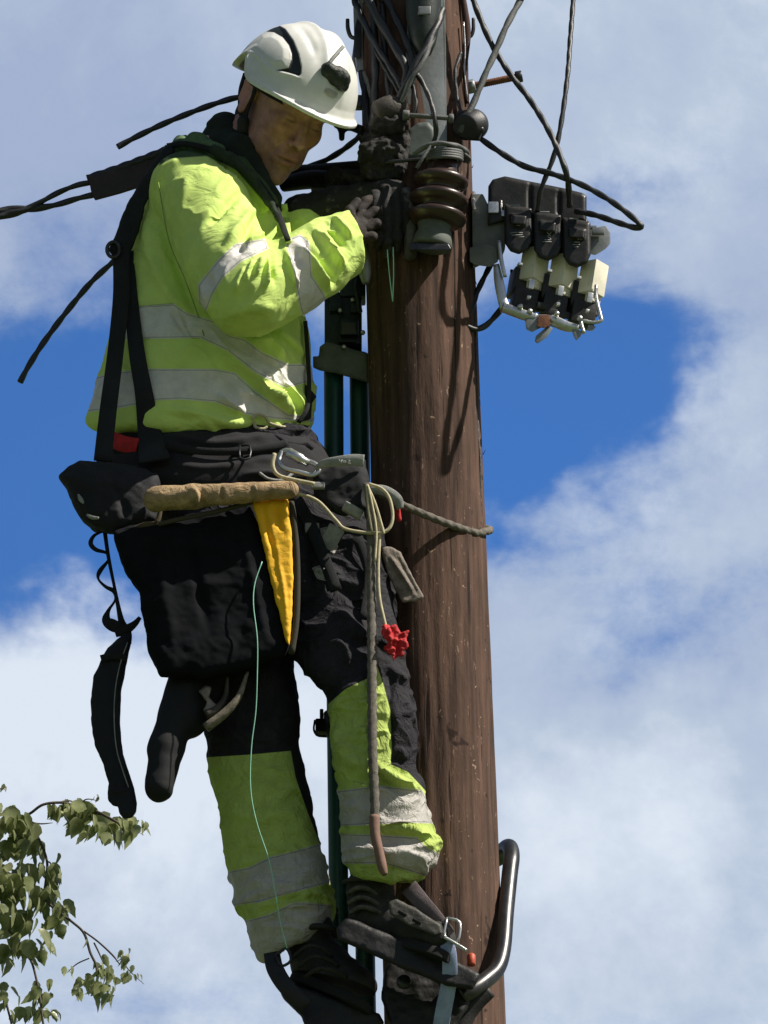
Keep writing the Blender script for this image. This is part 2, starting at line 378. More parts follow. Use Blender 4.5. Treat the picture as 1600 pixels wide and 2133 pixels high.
# ------------------------------------------------------------------ materials
def mat(name, col, rough=0.7, metal=0.0, var=0.25, vs_=25, bump=0.15, bs=250, spec=0.4, stretch=(1, 1, 1), weave=0, col2=None, coat=0, wear=None, wr=None):
    m = bpy.data.materials.new(name); m.use_nodes = True; t = m.node_tree; n = t.nodes; l = t.links; b = n['Principled BSDF']
    b.inputs['Roughness'].default_value = rough; b.inputs['Metallic'].default_value = metal; b.inputs['Specular IOR Level'].default_value = spec; b.inputs['Coat Weight'].default_value = coat
    tc = n.new('ShaderNodeTexCoord'); mp = n.new('ShaderNodeMapping'); mp.inputs['Scale'].default_value = stretch; l.new(tc.outputs['Object'], mp.inputs[0])
    n1_ = n.new('ShaderNodeTexNoise'); n1_.inputs['Scale'].default_value = vs_; n1_.inputs['Detail'].default_value = 8; n1_.inputs['Roughness'].default_value = 0.65; l.new(mp.outputs[0], n1_.inputs['Vector'])
    r_ = n.new('ShaderNodeValToRGB'); l.new(n1_.outputs['Fac'], r_.inputs[0]); c = np.array(col)
    lo = np.clip(c * (1 - var), 0, 1); hi = np.clip(c * (1 + var), 0, 1) if col2 is None else np.array(col2)
    r_.color_ramp.elements[0].position = 0.32; r_.color_ramp.elements[0].color = (*lo, 1); r_.color_ramp.elements[1].position = 0.68; r_.color_ramp.elements[1].color = (*hi, 1)
    co = r_.outputs[0]
    if wear:
        n3 = n.new('ShaderNodeTexNoise'); n3.inputs['Scale'].default_value = wear[1]; n3.inputs['Detail'].default_value = 10; n3.inputs['Roughness'].default_value = 0.75; l.new(mp.outputs[0], n3.inputs['Vector'])
        q = n.new('ShaderNodeMapRange'); q.inputs[1].default_value = wear[2]; q.inputs[2].default_value = wear[2] + 0.08; l.new(n3.outputs['Fac'], q.inputs[0])
        x = n.new('ShaderNodeMix'); x.data_type = 'RGBA'; l.new(q.outputs[0], x.inputs[0]); l.new(co, x.inputs[6]); x.inputs[7].default_value = (*wear[0], 1); co = x.outputs[2]
    l.new(co, b.inputs['Base Color'])
    n2_ = n.new('ShaderNodeTexNoise'); n2_.inputs['Scale'].default_value = bs; n2_.inputs['Detail'].default_value = 6; n2_.inputs['Roughness'].default_value = 0.7; l.new(mp.outputs[0], n2_.inputs['Vector'])
    h = n2_.outputs['Fac']
    bp = n.new('ShaderNodeBump'); bp.inputs['Strength'].default_value = bump; bp.inputs['Distance'].default_value = 0.004; l.new(h, bp.inputs['Height']); l.new(bp.outputs[0], b.inputs['Normal'])
    if wr:
        n4 = n.new('ShaderNodeTexNoise'); n4.inputs['Scale'].default_value = wr[0]; n4.inputs['Detail'].default_value = 4; n4.inputs['Roughness'].default_value = 0.55; n4.inputs['Distortion'].default_value = 1.6; l.new(mp.outputs[0], n4.inputs['Vector'])
        ab = n.new('ShaderNodeMath'); ab.operation = 'SUBTRACT'; l.new(n4.outputs['Fac'], ab.inputs[0]); ab.inputs[1].default_value = 0.5; ac = n.new('ShaderNodeMath'); ac.operation = 'ABSOLUTE'; l.new(ab.outputs[0], ac.inputs[0])
        b2 = n.new('ShaderNodeBump'); b2.invert = True; b2.inputs['Strength'].default_value = wr[1]; b2.inputs['Distance'].default_value = wr[2]; l.new(ac.outputs[0], b2.inputs['Height']); l.new(b2.outputs[0], bp.inputs['Normal'])
    mrr = n.new('ShaderNodeMapRange'); mrr.inputs[3].default_value = max(rough - 0.12, 0.05); mrr.inputs[4].default_value = min(rough + 0.12, 1); l.new(n1_.outputs['Fac'], mrr.inputs[0]); l.new(mrr.outputs[0], b.inputs['Roughness'])
    m['_c'] = 0; return m
def over(m, attr, col, soft=0.8, rough=None, dirt=None, jag=0.0):
    """lay another dyed cloth / tape over the base where the attribute is positive"""
    t = m.node_tree; n = t.nodes; l = t.links; b = n['Principled BSDF']; src = b.inputs['Base Color'].links[0].from_socket
    a = n.new('ShaderNodeAttribute'); a.attribute_name = attr; q = n.new('ShaderNodeMapRange'); q.inputs[1].default_value = -soft; q.inputs[2].default_value = soft; l.new(a.outputs['Fac'], q.inputs[0])
    x = n.new('ShaderNodeMix'); x.data_type = 'RGBA'; l.new(q.outputs[0], x.inputs[0]); l.new(src, x.inputs[6])
    ns = n.new('ShaderNodeTexNoise'); ns.inputs['Scale'].default_value = 35; ns.inputs['Detail'].default_value = 8; ns.inputs['Roughness'].default_value = 0.7; tc = n.new('ShaderNodeTexCoord'); l.new(tc.outputs['Object'], ns.inputs['Vector'])
    r = n.new('ShaderNodeValToRGB'); l.new(ns.outputs['Fac'], r.inputs[0]); c = np.array(col); r.color_ramp.elements[0].position = 0.3; r.color_ramp.elements[1].position = 0.6
    r.color_ramp.elements[0].color = (*(c * 0.78), 1); r.color_ramp.elements[1].color = (*c, 1); l.new(r.outputs[0], x.inputs[7]); l.new(x.outputs[2], b.inputs['Base Color'])
    if attr == 'tape':     # sewn edge
        s1 = n.new('ShaderNodeMath'); s1.operation = 'SUBTRACT'; l.new(a.outputs['Fac'], s1.inputs[0]); s1.inputs[1].default_value = 3.0; s2 = n.new('ShaderNodeMath'); s2.operation = 'ABSOLUTE'; l.new(s1.outputs[0], s2.inputs[0])
        s3 = n.new('ShaderNodeMapRange'); s3.inputs[1].default_value = 0.5; s3.inputs[2].default_value = 1.3; s3.inputs[3].default_value = 0.55; s3.inputs[4].default_value = 1.0; l.new(s2.outputs[0], s3.inputs[0])
        s4 = n.new('ShaderNodeMix'); s4.data_type = 'RGBA'; s4.blend_type = 'MULTIPLY'; s4.inputs[0].default_value = 1; l.new(x.outputs[2], s4.inputs[6]); l.new(s3.outputs[0], s4.inputs[7]); l.new(s4.outputs[2], b.inputs['Base Color'])
        s5 = n.new('ShaderNodeMapRange'); s5.inputs[3].default_value = 0.85; s5.inputs[4].default_value = 0.42; l.new(q.outputs[0], s5.inputs[0]); l.new(s5.outputs[0], b.inputs['Roughness'])
    return m
HIVIS = (0.62, 0.80, 0.22); TAPE = (0.76, 0.74, 0.70); NAVY = (0.016, 0.017, 0.024)
M_black = mat('black_nylon', (0.010, 0.011, 0.014), 0.8, var=0.4, bump=0.35, bs=500)
M_webbing = mat('black_webbing', (0.013, 0.015, 0.018), 0.85, var=0.4, bump=0.5, bs=700)
M_rubber = mat('black_rubber', (0.012, 0.012, 0.013), 0.55, var=0.5, bump=0.25, bs=200, wear=((0.045, 0.042, 0.04), 60, 0.62))
M_galv = mat('galvanised_steel', (0.26, 0.28, 0.28), 0.5, 0.55, var=0.25, vs_=18, bump=0.12, bs=120, wear=((0.13, 0.12, 0.11), 30, 0.60))
M_steel = mat('bright_steel', (0.62, 0.63, 0.63), 0.32, 0.85, var=0.2, vs_=40, bump=0.15, bs=150, wear=((0.16, 0.10, 0.06), 50, 0.62))
M_dsteel = mat('dark_painted_steel', (0.05, 0.052, 0.056), 0.34, 0.6, var=0.4, vs_=30, bump=0.12, bs=150, wear=((0.12, 0.11, 0.10), 45, 0.63))
M_cable = mat('black_cable', (0.012, 0.014, 0.017), 0.5, var=0.3, bump=0.2, bs=300, spec=0.6)
M_lcable = mat('weathered_cable', (0.11, 0.115, 0.115), 0.6, var=0.3, bump=0.3, bs=300)
M_cer = mat('brown_porcelain', (0.040, 0.022, 0.017), 0.34, var=0.35, bump=0.08, bs=60, spec=0.5, coat=0.15, wear=((0.09, 0.07, 0.06), 70, 0.62))
M_cream = mat('cream_porcelain', (0.84, 0.80, 0.66), 0.4, var=0.12, bump=0.05, bs=60, wear=((0.16, 0.13, 0.10), 90, 0.62))
M_grey = mat('grey_plastic', (0.16, 0.17, 0.165), 0.6, var=0.25, bump=0.1, bs=80, wear=((0.05, 0.05, 0.045), 60, 0.6))
M_green = mat('green_plastic_pipe', (0.010, 0.070, 0.058), 0.35, var=0.25, vs_=15, bump=0.08, bs=40, spec=0.5)
M_rope = mat('grey_rope', (0.34, 0.33, 0.29), 0.9, var=0.35, vs_=150, bump=0.5, bs=700)
M_dkrope = mat('dirty_rope', (0.15, 0.135, 0.115), 0.9, var=0.45, vs_=120, bump=0.5, bs=700)
M_cord = mat('cream_cord', (0.50, 0.45, 0.30), 0.9, var=0.2, vs_=120, bump=0.3, bs=600)
M_pink = mat('faded_leather', (0.22, 0.13, 0.10), 0.8, var=0.2, vs_=90, bump=0.3, bs=500)
M_red = mat('red_cloth', (0.52, 0.018, 0.022), 0.7, var=0.3, vs_=90, bump=0.4, bs=400)
M_yel = mat('yellow_canvas', (0.95, 0.50, 0.015), 0.75, var=0.12, vs_=30, bump=0.3, bs=400, wear=((0.12, 0.07, 0.02), 120, 0.66))
M_tan = mat('tan_canvas', (0.40, 0.28, 0.155), 0.85, var=0.4, vs_=40, bump=0.5, bs=500, wr=(26, 0.7, 0.02), wear=((0.16, 0.10, 0.05), 45, 0.6))
M_thread = mat('green_thread', (0.32, 0.68, 0.52), 0.6, var=0.1)
M_blue = mat('pale_blue_webbing', (0.33, 0.40, 0.62), 0.85, var=0.25, vs_=40, bump=0.4, bs=600)
M_greywb = mat('grey_webbing', (0.30, 0.31, 0.30), 0.8, var=0.3, vs_=60, bump=0.5, bs=500)
M_rust = mat('rusty_steel', (0.18, 0.075, 0.04), 0.75, 0.2, var=0.4, vs_=70, bump=0.4, bs=300)
M_mark = mat('pale_marking', (0.30, 0.31, 0.31), 0.8, var=0.2)
# ================================================================== SETTING
def ground():
    n = 120; V = []; F = []
    xs = np.sign(np.linspace(-1, 1, n)) * np.abs(np.linspace(-1, 1, n)) ** 3 * 3000
    for y in xs:
        for x in xs: V.append((x, y, 0.35 * math.sin(x * .11) * math.sin(y * .09) * min(1, (abs(x) + abs(y)) / 30)))
    for j in range(n - 1):
        for i in range(n - 1): F.append((j * n + i, j * n + i + 1, (j + 1) * n + i + 1, (j + 1) * n + i))
    m = mat('meadow', (0.05, 0.075, 0.022), 0.95, var=0.5, vs_=1.5, bump=0.6, bs=30)
    emit('ground', (V, F), m, is_world=True, base=(0, 0, 0), kind='structure')
ground()
# ---- pole
def pole_x(py): return 860 + 67.0 * py / 2133
def pole_r(py): return 114.5 + 6.5 * py / 2133
A0 = wpt(pole_x(0), 0); B0 = wpt(pole_x(2133), 2133); dz = (B0 - A0) / (B0[2] - A0[2])
ztop = A0[2] + 0.75
def pole():
    n = 160; zs = np.concatenate([np.linspace(0, 4.9, 30)[:-1], np.arange(4.9, ztop, 0.006), [ztop - 0.001, ztop]]); V = []
    th = np.linspace(0, 2 * math.pi, n, endpoint=False)
    py = (A0[2] - zs) / (A0[2] - B0[2]) * 2133
    for z, q in zip(zs, py):
        c = A0 + dz * (z - A0[2]); R = (114.5 + 6.5 * q / 2133) * SZ
        p = np.stack([np.cos(th) * 90, np.sin(th) * 90, np.full(n, z * 14)], 1)
        rr = R + 0.0022 * vnoise(p, 14) + 0.0012 * vnoise(p * [1, 1, 2.5], 4) + 0.004 * vnoise(p * [0.25, 0.25, .5], 9) - 0.0025 * np.clip(vnoise(p * [1, 1, 0.30] + 31, 5) - 0.5, 0, 1) * 2
        if z == ztop: rr = rr * 0.9
        V += [(c[0] + r * math.cos(t), c[1] + r * math.sin(t), z) for r, t in zip(rr, th)]
    m_ = len(zs); F = [(i * n + k, i * n + (k + 1) % n, (i + 1) * n + (k + 1) % n, (i + 1) * n + k) for i in range(m_ - 1) for k in range(n)]
    F.append(tuple((m_ - 1) * n + k for k in range(n)))
    m = bpy.data.materials.new('creosoted_wood'); m.use_nodes = True; t = m.node_tree; N_ = t.nodes; l = t.links; b = N_['Principled BSDF']; b.inputs['Roughness'].default_value = 0.9; b.inputs['Specular IOR Level'].default_value = 0.25
    tc = N_.new('ShaderNodeTexCoord')
    def nz(sc, st, det=8, ro=0.65, dist=0):
        mp = N_.new('ShaderNodeMapping'); mp.inputs['Scale'].default_value = st; l.new(tc.outputs['Object'], mp.inputs[0])
        q = N_.new('ShaderNodeTexNoise'); q.inputs['Scale'].default_value = sc; q.inputs['Detail'].default_value = det; q.inputs['Roughness'].default_value = ro; q.inputs['Distortion'].default_value = dist; l.new(mp.outputs[0], q.inputs[0]); return q.outputs['Fac']
    g1 = nz(60, (1, 1, 0.06)); g2 = nz(7, (1, 1, 0.5)); g3 = nz(150, (1, 1, 0.25), 6); g4 = nz(95, (1, 1, 0.035), 4, 0.5)
    r1 = N_.new('ShaderNodeValToRGB'); l.new(g1, r1.inputs[0]); e = r1.color_ramp.elements
    e[0].position = 0.30; e[0].color = (0.044, 0.028, 0.022, 1); e[1].position = 0.72; e[1].color = (0.180, 0.108, 0.080, 1)
    r2 = N_.new('ShaderNodeValToRGB'); l.new(g2, r2.inputs[0]); e = r2.color_ramp.elements; e[0].position = 0.3; e[0].color = (0.48, 0.47, 0.48, 1); e[1].position = 0.7; e[1].color = (1.12, 1.06, 1.02, 1)
    x = N_.new('ShaderNodeMix'); x.data_type = 'RGBA'; x.blend_type = 'MULTIPLY'; x.inputs[0].default_value = 1; l.new(r1.outputs[0], x.inputs[6]); l.new(r2.outputs[0], x.inputs[7])
    q = N_.new('ShaderNodeMapRange'); q.inputs[1].default_value = 0.36; q.inputs[2].default_value = 0.30; l.new(g4, q.inputs[0])
    x2 = N_.new('ShaderNodeMix'); x2.data_type = 'RGBA'; l.new(q.outputs[0], x2.inputs[0]); l.new(x.outputs[2], x2.inputs[6]); x2.inputs[7].default_value = (0.02, 0.012, 0.01, 1)
    q3 = N_.new('ShaderNodeMapRange'); q3.inputs[1].default_value = 0.64; q3.inputs[2].default_value = 0.70; l.new(g3, q3.inputs[0])
    x3 = N_.new('ShaderNodeMix'); x3.data_type = 'RGBA'; l.new(q3.outputs[0], x3.inputs[0]); l.new(x2.outputs[2], x3.inputs[6]); x3.inputs[7].default_value = (0.27, 0.19, 0.14, 1)
    # gaff scars and knots
    def vor(sc, st, lim, wd):
        mp = N_.new('ShaderNodeMapping'); mp.inputs['Scale'].default_value = st; l.new(tc.outputs['Object'], mp.inputs[0]); dn = N_.new('ShaderNodeTexNoise'); dn.inputs['Scale'].default_value = 30; l.new(tc.outputs['Object'], dn.inputs[0])
        ad = N_.new('ShaderNodeMix'); ad.data_type = 'RGBA'; ad.blend_type = 'LINEAR_LIGHT'; ad.inputs[0].default_value = .06; l.new(mp.outputs[0], ad.inputs[6]); l.new(dn.outputs['Color'], ad.inputs[7])
        v_ = N_.new('ShaderNodeTexVoronoi'); v_.inputs['Scale'].default_value = sc; l.new(ad.outputs[2], v_.inputs['Vector']); k = N_.new('ShaderNodeMapRange'); k.inputs[1].default_value = lim; k.inputs[2].default_value = lim - wd; l.new(v_.outputs['Distance'], k.inputs[0]); return k.outputs[0]
    sc1 = vor(9, (1, 1, 1.6), .11, .03); kn = vor(5, (1, 1, .8), .085, .04); fl = vor(28, (1, 1, .35), .10, .04)
    y1 = N_.new('ShaderNodeMix'); y1.data_type = 'RGBA'; l.new(sc1, y1.inputs[0]); l.new(x3.outputs[2], y1.inputs[6]); y1.inputs[7].default_value = (0.035, 0.022, 0.017, 1)
    y2 = N_.new('ShaderNodeMix'); y2.data_type = 'RGBA'; l.new(kn, y2.inputs[0]); l.new(y1.outputs[2], y2.inputs[6]); y2.inputs[7].default_value = (0.03, 0.016, 0.012, 1)
    y3 = N_.new('ShaderNodeMix'); y3.data_type = 'RGBA'; l.new(fl, y3.inputs[0]); l.new(y2.outputs[2], y3.inputs[6]); y3.inputs[7].default_value = (0.34, 0.23, 0.16, 1)
    l.new(y3.outputs[2], b.inputs['Base Color'])
    a = N_.new('ShaderNodeMath'); a.operation = 'ADD'; l.new(g1, a.inputs[0]); l.new(g3, a.inputs[1])
    a2 = N_.new('ShaderNodeMath'); a2.operation = 'SUBTRACT'; l.new(a.outputs[0], a2.inputs[0]); l.new(q.outputs[0], a2.inputs[1])
    bp = N_.new('ShaderNodeBump'); bp.inputs['Strength'].default_value = 0.7; bp.inputs['Distance'].default_value = 0.002; l.new(a2.outputs[0], bp.inputs['Height']); l.new(bp.outputs[0], b.inputs['Normal'])
    rs = random.Random(5); nV0 = len(V)
    for i in range(60):
        q = rs.uniform(-50, 2150); a_ = rs.uniform(0, 2 * math.pi); ln = rs.uniform(5, 12); R = pole_r(q) - 1
        sv, sf = tube([P(pole_x(q) + R * math.cos(a_), q, R * math.sin(a_)), P(pole_x(q) + (R + ln * .5) * math.cos(a_), q - ln * rs.choice((-1, 1)), (R + ln * .5) * math.sin(a_))], [1.0, 0.3], n=4, sub=1)
        o = len(V); V += [tuple(x) for x in world(sv)]; F += [tuple(j + o for j in k) for k in sf]
    p = emit('utility_pole', (V, F), m, is_world=True, base=(A0 + dz * -A0[2]), label='tall brown wooden utility pole the worker is climbing', cat='utility pole')
    # dark split running down the front
    return p
POLE = pole()
# ================================================================== PERSON
def in_poly(PL, v, mask=None):
    s = -sdpoly(PL, v[:, 0], v[:, 1]); return s if mask is None else np.where(mask, s, -5)
def orient(f, u0):
    f = np.array(f, float); f /= np.linalg.norm(f); u = np.array(u0, float); u -= f * (f @ u); u /= np.linalg.norm(u); return f, u, np.cross(f, u)
HF, HU, HR = orient((.39, .33, -.86), (.42, -.90, -.12))
H0 = np.array(P(598, 224, -135))
def H(a, b, c): return H0 + HF * a + HU * b + HR * c
HA = np.array([HF, HU, HR])
def hell(a, b, c, ra, rb, rc, k=None):
    e = ell(H(a, b, c), (ra, rb, rc), HA); return e if k is None else e + (k,)
def hloc(v): q = v - H0; return q @ HF, q @ HU, q @ HR
# --- jacket volumes first: they also shape the body underneath
torso_rows = [(300, 395, 470, -60, 55), (335, 340, 525, -55, 110), (380, 305, 560, -50, 160), (440, 285, 590, -45, 178), (520, 262, 602, -40, 178), (600, 246, 618, -40, 175), (680, 232, 640, -40, 176), (760, 214, 648, -40, 180), (830, 192, 652, -40, 182), (878, 180, 645, -40, 176), (905, 205, 625, -40, 160)]
sh = P(425, 405, -190); elb = P(512, 612, -330); wri = P(706, 515, -215)
torso = loft(torso_rows, 2.2, 26)
arm = [seg(P(395, 400, -150), 84, P(430, 440, -200), 92), seg(P(430, 440, -200), 92, P(478, 560, -275), 92), seg(P(478, 560, -275), 92, P(515, 612, -315), 86),
       seg(P(515, 612, -315), 88, P(605, 578, -270), 80), seg(P(605, 578, -270), 78, P(660, 545, -235), 74), seg(P(660, 545, -235), 73, P(702, 518, -212), 68)]
farm = [seg(P(480, 400, 70), 78, P(560, 520, 40), 66), seg(P(560, 520, 40), 66, P(640, 470, -60), 52)]
collar = [ell(P(405, 312, -75), (52, 26, 95)), ell(P(450, 325, -90), (60, 30, 90)), seg(P(500, 350, -175), 26, P(560, 420, -175), 18)]
prims = [torso + (10,)] + [a + (16,) for a in arm] + [a + (20,) for a in farm] + [c + (14,) for c in collar]
# cuff opening
cut = [seg(P(728, 505, -204), 58, P(790, 470, -170), 58)]
_nc = np.array([0.93, -0.20, 0.30]); _nc /= np.linalg.norm(_nc); _pc = np.array(P(742, 505, -205)); _cc = np.array(P(838, 478, -180))
def cuffcut(X, Y, Z):
    pl = (X - _pc[0]) * _nc[0] + (Y - _pc[1]) * _nc[1] + (Z - _pc[2]) * _nc[2]
    return np.maximum(-pl, np.sqrt((X - _cc[0]) ** 2 + (Y - _cc[1]) ** 2 + (Z - _cc[2]) ** 2) - 135)
arm.append(seg(P(690, 524, -216), 69, P(748, 496, -196), 63)); prims.append(arm[-1] + (10,))
jv, jf = sdf(prims, 3.0, 12, [(cuffcut, _cc - 140, _cc + 140)] + cut, 5)
jn = vnormals(jv, jf)
sd_arm = np.min([a[0](jv[:, 0], jv[:, 1], jv[:, 2]) for a in arm], 0); sd_tor = torso[0](jv[:, 0], jv[:, 1], jv[:, 2])
is_arm = (sd_arm < sd_tor) & (sd_arm < 12); armw = np.clip((sd_tor - sd_arm) / 14 + .3, 0, 1) * (sd_arm < 20); torw = 1 - armw
# big soft crumple, then creases that follow the pull of the cloth
def ridged(v, sc_, st): q = v * np.array(st); return 1 - np.abs(fbm(q, sc_, 2)) * 1.6
jv = jv + jn * (3.5 * fbm(jv * [1.2, .8, 1], 70, 2))[:, None]
c30, s30 = math.cos(.75), math.sin(.75)
rot = np.stack([jv[:, 0] * c30 + jv[:, 1] * s30, -jv[:, 0] * s30 + jv[:, 1] * c30, jv[:, 2]], 1)
rdg = np.clip(ridged(rot, 46, (0.38, 1, .6)), -0.2, 1) ** 3
low = np.clip((jv[:, 1] - 640) / 160, 0, 1) * np.clip((jv[:, 0] - 330) / 150, 0.15, 1)
jv = jv + jn * (rdg * (9.0 * low + 1.5) * torw)[:, None]
rot2 = np.stack([jv[:, 0] * math.cos(-1.0) + jv[:, 1] * math.sin(-1.0), -jv[:, 0] * math.sin(-1.0) + jv[:, 1] * math.cos(-1.0), jv[:, 2]], 1)
rdg2 = np.clip(ridged(rot2 + 200, 40, (0.35, 1, .6)), -0.2, 1) ** 3
jv = jv + jn * (rdg2 * 3.5 * armw)[:, None]
jn = vnormals(jv, jf)
jv = fold(jv, jn, [([(455, 737), (510, 775), (560, 812), (598, 852)], 23.2, 8.5), ([(500, 752), (545, 782), (580, 802)], 17.1, 7.6), ([(520, 712), (560, 715), (598, 748)], 20.2, 9.5), ([(560, 690), (610, 715), (632, 750)], 15.5, 7.6),
                   ([(448, 820), (480, 845), (515, 862)], 20.2, 7.6), ([(560, 812), (590, 845), (612, 872)], 18.6, 7.6), ([(585, 790), (620, 830), (636, 860)], 14.0, 7.6), ([(480, 758), (530, 800), (560, 850)], -12.4, 8.5), ([(470, 700), (540, 745), (600, 775)], -12.4, 9.5),
                   ([(330, 400), (345, 500), (380, 590), (412, 660)], -14.0, 8.5), ([(300, 420), (310, 520), (345, 600), (400, 670)], 9.3, 13.3), ([(350, 640), (375, 680), (395, 705)], -6.2, 3.8), ([(375, 640), (395, 690), (412, 705)], -6.2, 3.8),
                   ([(330, 850), (400, 862), (470, 880), (540, 882)], 12.4, 9.5)], torw)
jn = vnormals(jv, jf)
jv = fold(jv, jn, [([(320, 400), (345, 350), (390, 330)], 9.3, 7.6), ([(510, 395), (470, 430), (430, 470)], -15.5, 9.5), ([(540, 420), (500, 470), (465, 520)], 14.0, 11.4), ([(535, 440), (510, 500), (490, 540)], -12.4, 7.6), ([(400, 360), (380, 420), (372, 480)], 7.8, 11.4),
                   ([(556, 480), (530, 500), (500, 508)], 18.6, 6.6), ([(488, 612), (500, 580), (512, 553)], 12.4, 4.8), ([(512, 590), (520, 560), (530, 540)], 14.0, 4.8), ([(530, 580), (540, 555), (548, 532)], 15.5, 4.8), ([(552, 606), (556, 570), (560, 530)], 14.0, 4.8), ([(572, 590), (566, 555), (562, 525)], -10.8, 4.8),
                   ([(592, 515), (606, 560), (622, 605)], 14.0, 4.8), ([(612, 506), (645, 545), (676, 590), (690, 606)], 21.7, 7.6), ([(630, 500), (665, 545), (700, 590)], -15.5, 6.6), ([(652, 476), (678, 505), (700, 535), (722, 560)], 20.2, 7.6), ([(676, 462), (700, 492), (724, 520)], -14.0, 5.7), ([(690, 450), (712, 470), (735, 500)], 14.0, 6.6),
                   ([(430, 560), (440, 600), (452, 640)], -10.8, 6.6), ([(415, 580), (428, 620), (440, 655)], 9.3, 5.7), ([(470, 660), (520, 640), (580, 640)], 9.3, 13.3)], armw)
jv = relax(jv, jf, 1, 0.4)
bandA = [(210, 640), (284, 638), (362, 632), (391, 652), (449, 669), (478, 698), (510, 706), (550, 735), (600, 758), (634, 758), (660, 760), (660, 797), (638, 797), (597, 809), (572, 797), (531, 776), (473, 731), (416, 704), (294, 706), (210, 706)]
bandB = [(180, 790), (240, 775), (313, 768), (449, 768), (490, 776), (531, 813), (600, 862), (660, 870), (660, 880), (572, 873), (511, 863), (449, 838), (379, 832), (329, 834), (250, 850), (170, 860)]
armA = [(424, 578), (455, 540), (490, 508), (552, 496), (560, 518), (502, 545), (465, 578), (445, 611), (428, 656), (414, 640), (412, 594)]
armB = [(594, 500), (626, 488), (645, 504), (651, 575), (672, 606), (694, 650), (640, 690), (624, 640), (610, 557)]
sil = np.maximum(np.maximum(in_poly(bandA, jv, ~is_arm), in_poly(bandB, jv, ~is_arm)), np.maximum(in_poly(armA, jv, is_arm), in_poly(armB, jv, is_arm)))
inner = np.maximum(in_poly([(355, 255), (470, 280), (530, 330), (600, 430), (575, 450), (490, 352), (430, 325), (360, 330), (330, 345)], jv), -9)
M_jacket = mat('hi_vis_cloth', HIVIS, 0.85, var=0.10, vs_=14, bump=0.14, bs=1100, spec=0.2, wr=(12, 0.30, 0.03))
over(M_jacket, 'tape', TAPE, 0.8); over(M_jacket, 'collar', (0.055, 0.10, 0.045), 1.5)
seams = [([(330, 380), (352, 500), (385, 580), (412, 655), (425, 700)], 1.2), ([(284, 638), (362, 632)], .5), ([(294, 706), (416, 704)], .5)]
# --- the body under the clothes
torso_b = loft([(r[0] + 6, r[1] + 34, r[2] - 34, r[3], r[4] - 30) for r in torso_rows] , 2.2, 26)
hips_b = loft([(880, 270, 600, -40, 150), (960, 300, 640, -60, 150), (1080, 350, 700, -80, 110), (1180, 420, 700, -100, 80)], 2.2, 26)
lleg_c = [P(500, 1130, -110), P(525, 1500, -110), P(590, 1800, -100), P(640, 1990, -110)]
rleg_c = [P(680, 1150, -120), P(760, 1440, -215), P(795, 1680, -205), P(790, 1860, -190)]
skin = [torso_b, hips_b] + chain(lleg_c, [70, 60, 48, 32]) + chain(rleg_c, [60, 52, 46, 34])
skin += [seg(P(410, 420, -150), 55, P(500, 600, -300), 45), seg(P(500, 600, -310), 45, P(700, 515, -215), 34), seg(P(700, 515, -215), 32, P(750, 480, -190), 26)]
skin += [seg(P(480, 400, 70), 50, P(560, 520, 40), 42), seg(P(560, 520, 40), 40, P(690, 440, -90), 20), seg(P(690, 440, -90), 20, P(780, 400, -135), 18)]
skin += [seg(P(450, 340, -70), 62, H(-40, -70, 0), 62)]
skin = [s + (22,) for s in skin]
skin += [hell(-8, 36, 0, 104, 92, 84, 18), hell(22, -44, 0, 74, 98, 68, 26), hell(64, -122, 0, 32, 26, 32, 24), hell(84, -136, 0, 14, 13, 17, 12),   # skull, face, jaw, chin
         hell(84, 26, 0, 18, 14, 58, 18), hell(66, -26, 38, 26, 26, 26, 16), hell(66, -26, -38, 26, 26, 26, 16), hell(84, -84, 0, 20, 24, 31, 14),
         seg(H(92, 10, 0), 8, H(114, -38, 0), 12) + (12,), hell(119, -46, 0, 13, 10.5, 13, 7), hell(106, -50, 13, 9, 8, 8, 4), hell(106, -50, -13, 9, 8, 8, 4),
         hell(99, -80, 0, 8, 5.5, 24, 4), hell(97, -94, 0, 9, 7, 20, 4), hell(20, -92, 52, 30, 18, 14, 24), hell(20, -92, -52, 30, 18, 14, 24)]
for s_ in (1, -1):
    skin += [hell(82, -2, 32 * s_, 15, 12, 18, 5), seg(H(98, 20, 14 * s_), 6, H(88, 24, 50 * s_), 6) + (8,),
             hell(-18, -6, 84 * s_, 20, 32, 9, 5), seg(H(-34, 14, 90 * s_), 5, H(-2, 22, 88 * s_), 5) + (4,), seg(H(-34, 14, 90 * s_), 5, H(-30, -24, 90 * s_), 5) + (4,), hell(-14, -36, 86 * s_, 9, 9, 7, 5)]
hc = [hell(102, 2, 17, 10, 8, 8), hell(102, 2, -17, 10, 8, 8), hell(-12, -4, 98, 10, 18, 8)]
hc += [seg(H(106, -87, -21), 2.6, H(106, -87, 21), 2.6)]
bv, bf = sdf(skin, 3.0, 16, hc, 4)
a_, b_, c_ = hloc(bv); near_head = (np.linalg.norm(bv - H0, axis=1) < 190)
tintc = np.tile(np.array([0.47, 0.265, 0.215]), (len(bv), 1)); ca = np.abs(c_)
def mixc(mask, col):
    global tintc; mask = np.clip(mask, 0, 1)[:, None] * near_head[:, None]; tintc = tintc * (1 - mask) + np.array(col) * mask
mixc(np.exp(-((a_ - 98) / 30) ** 2 - ((b_ + 87) / 12) ** 2 - (c_ / 24) ** 2) * 1.0, (0.42, 0.16, 0.14))
mixc(np.exp(-((b_ + 87) / 2.8) ** 2 - (c_ / 24) ** 2) * (a_ > 80) * 1.0, (0.035, 0.012, 0.012))
mixc(np.exp(-((b_ + 112) / 30) ** 2) * .45 * (a_ > 10), (0.28, 0.19, 0.155))
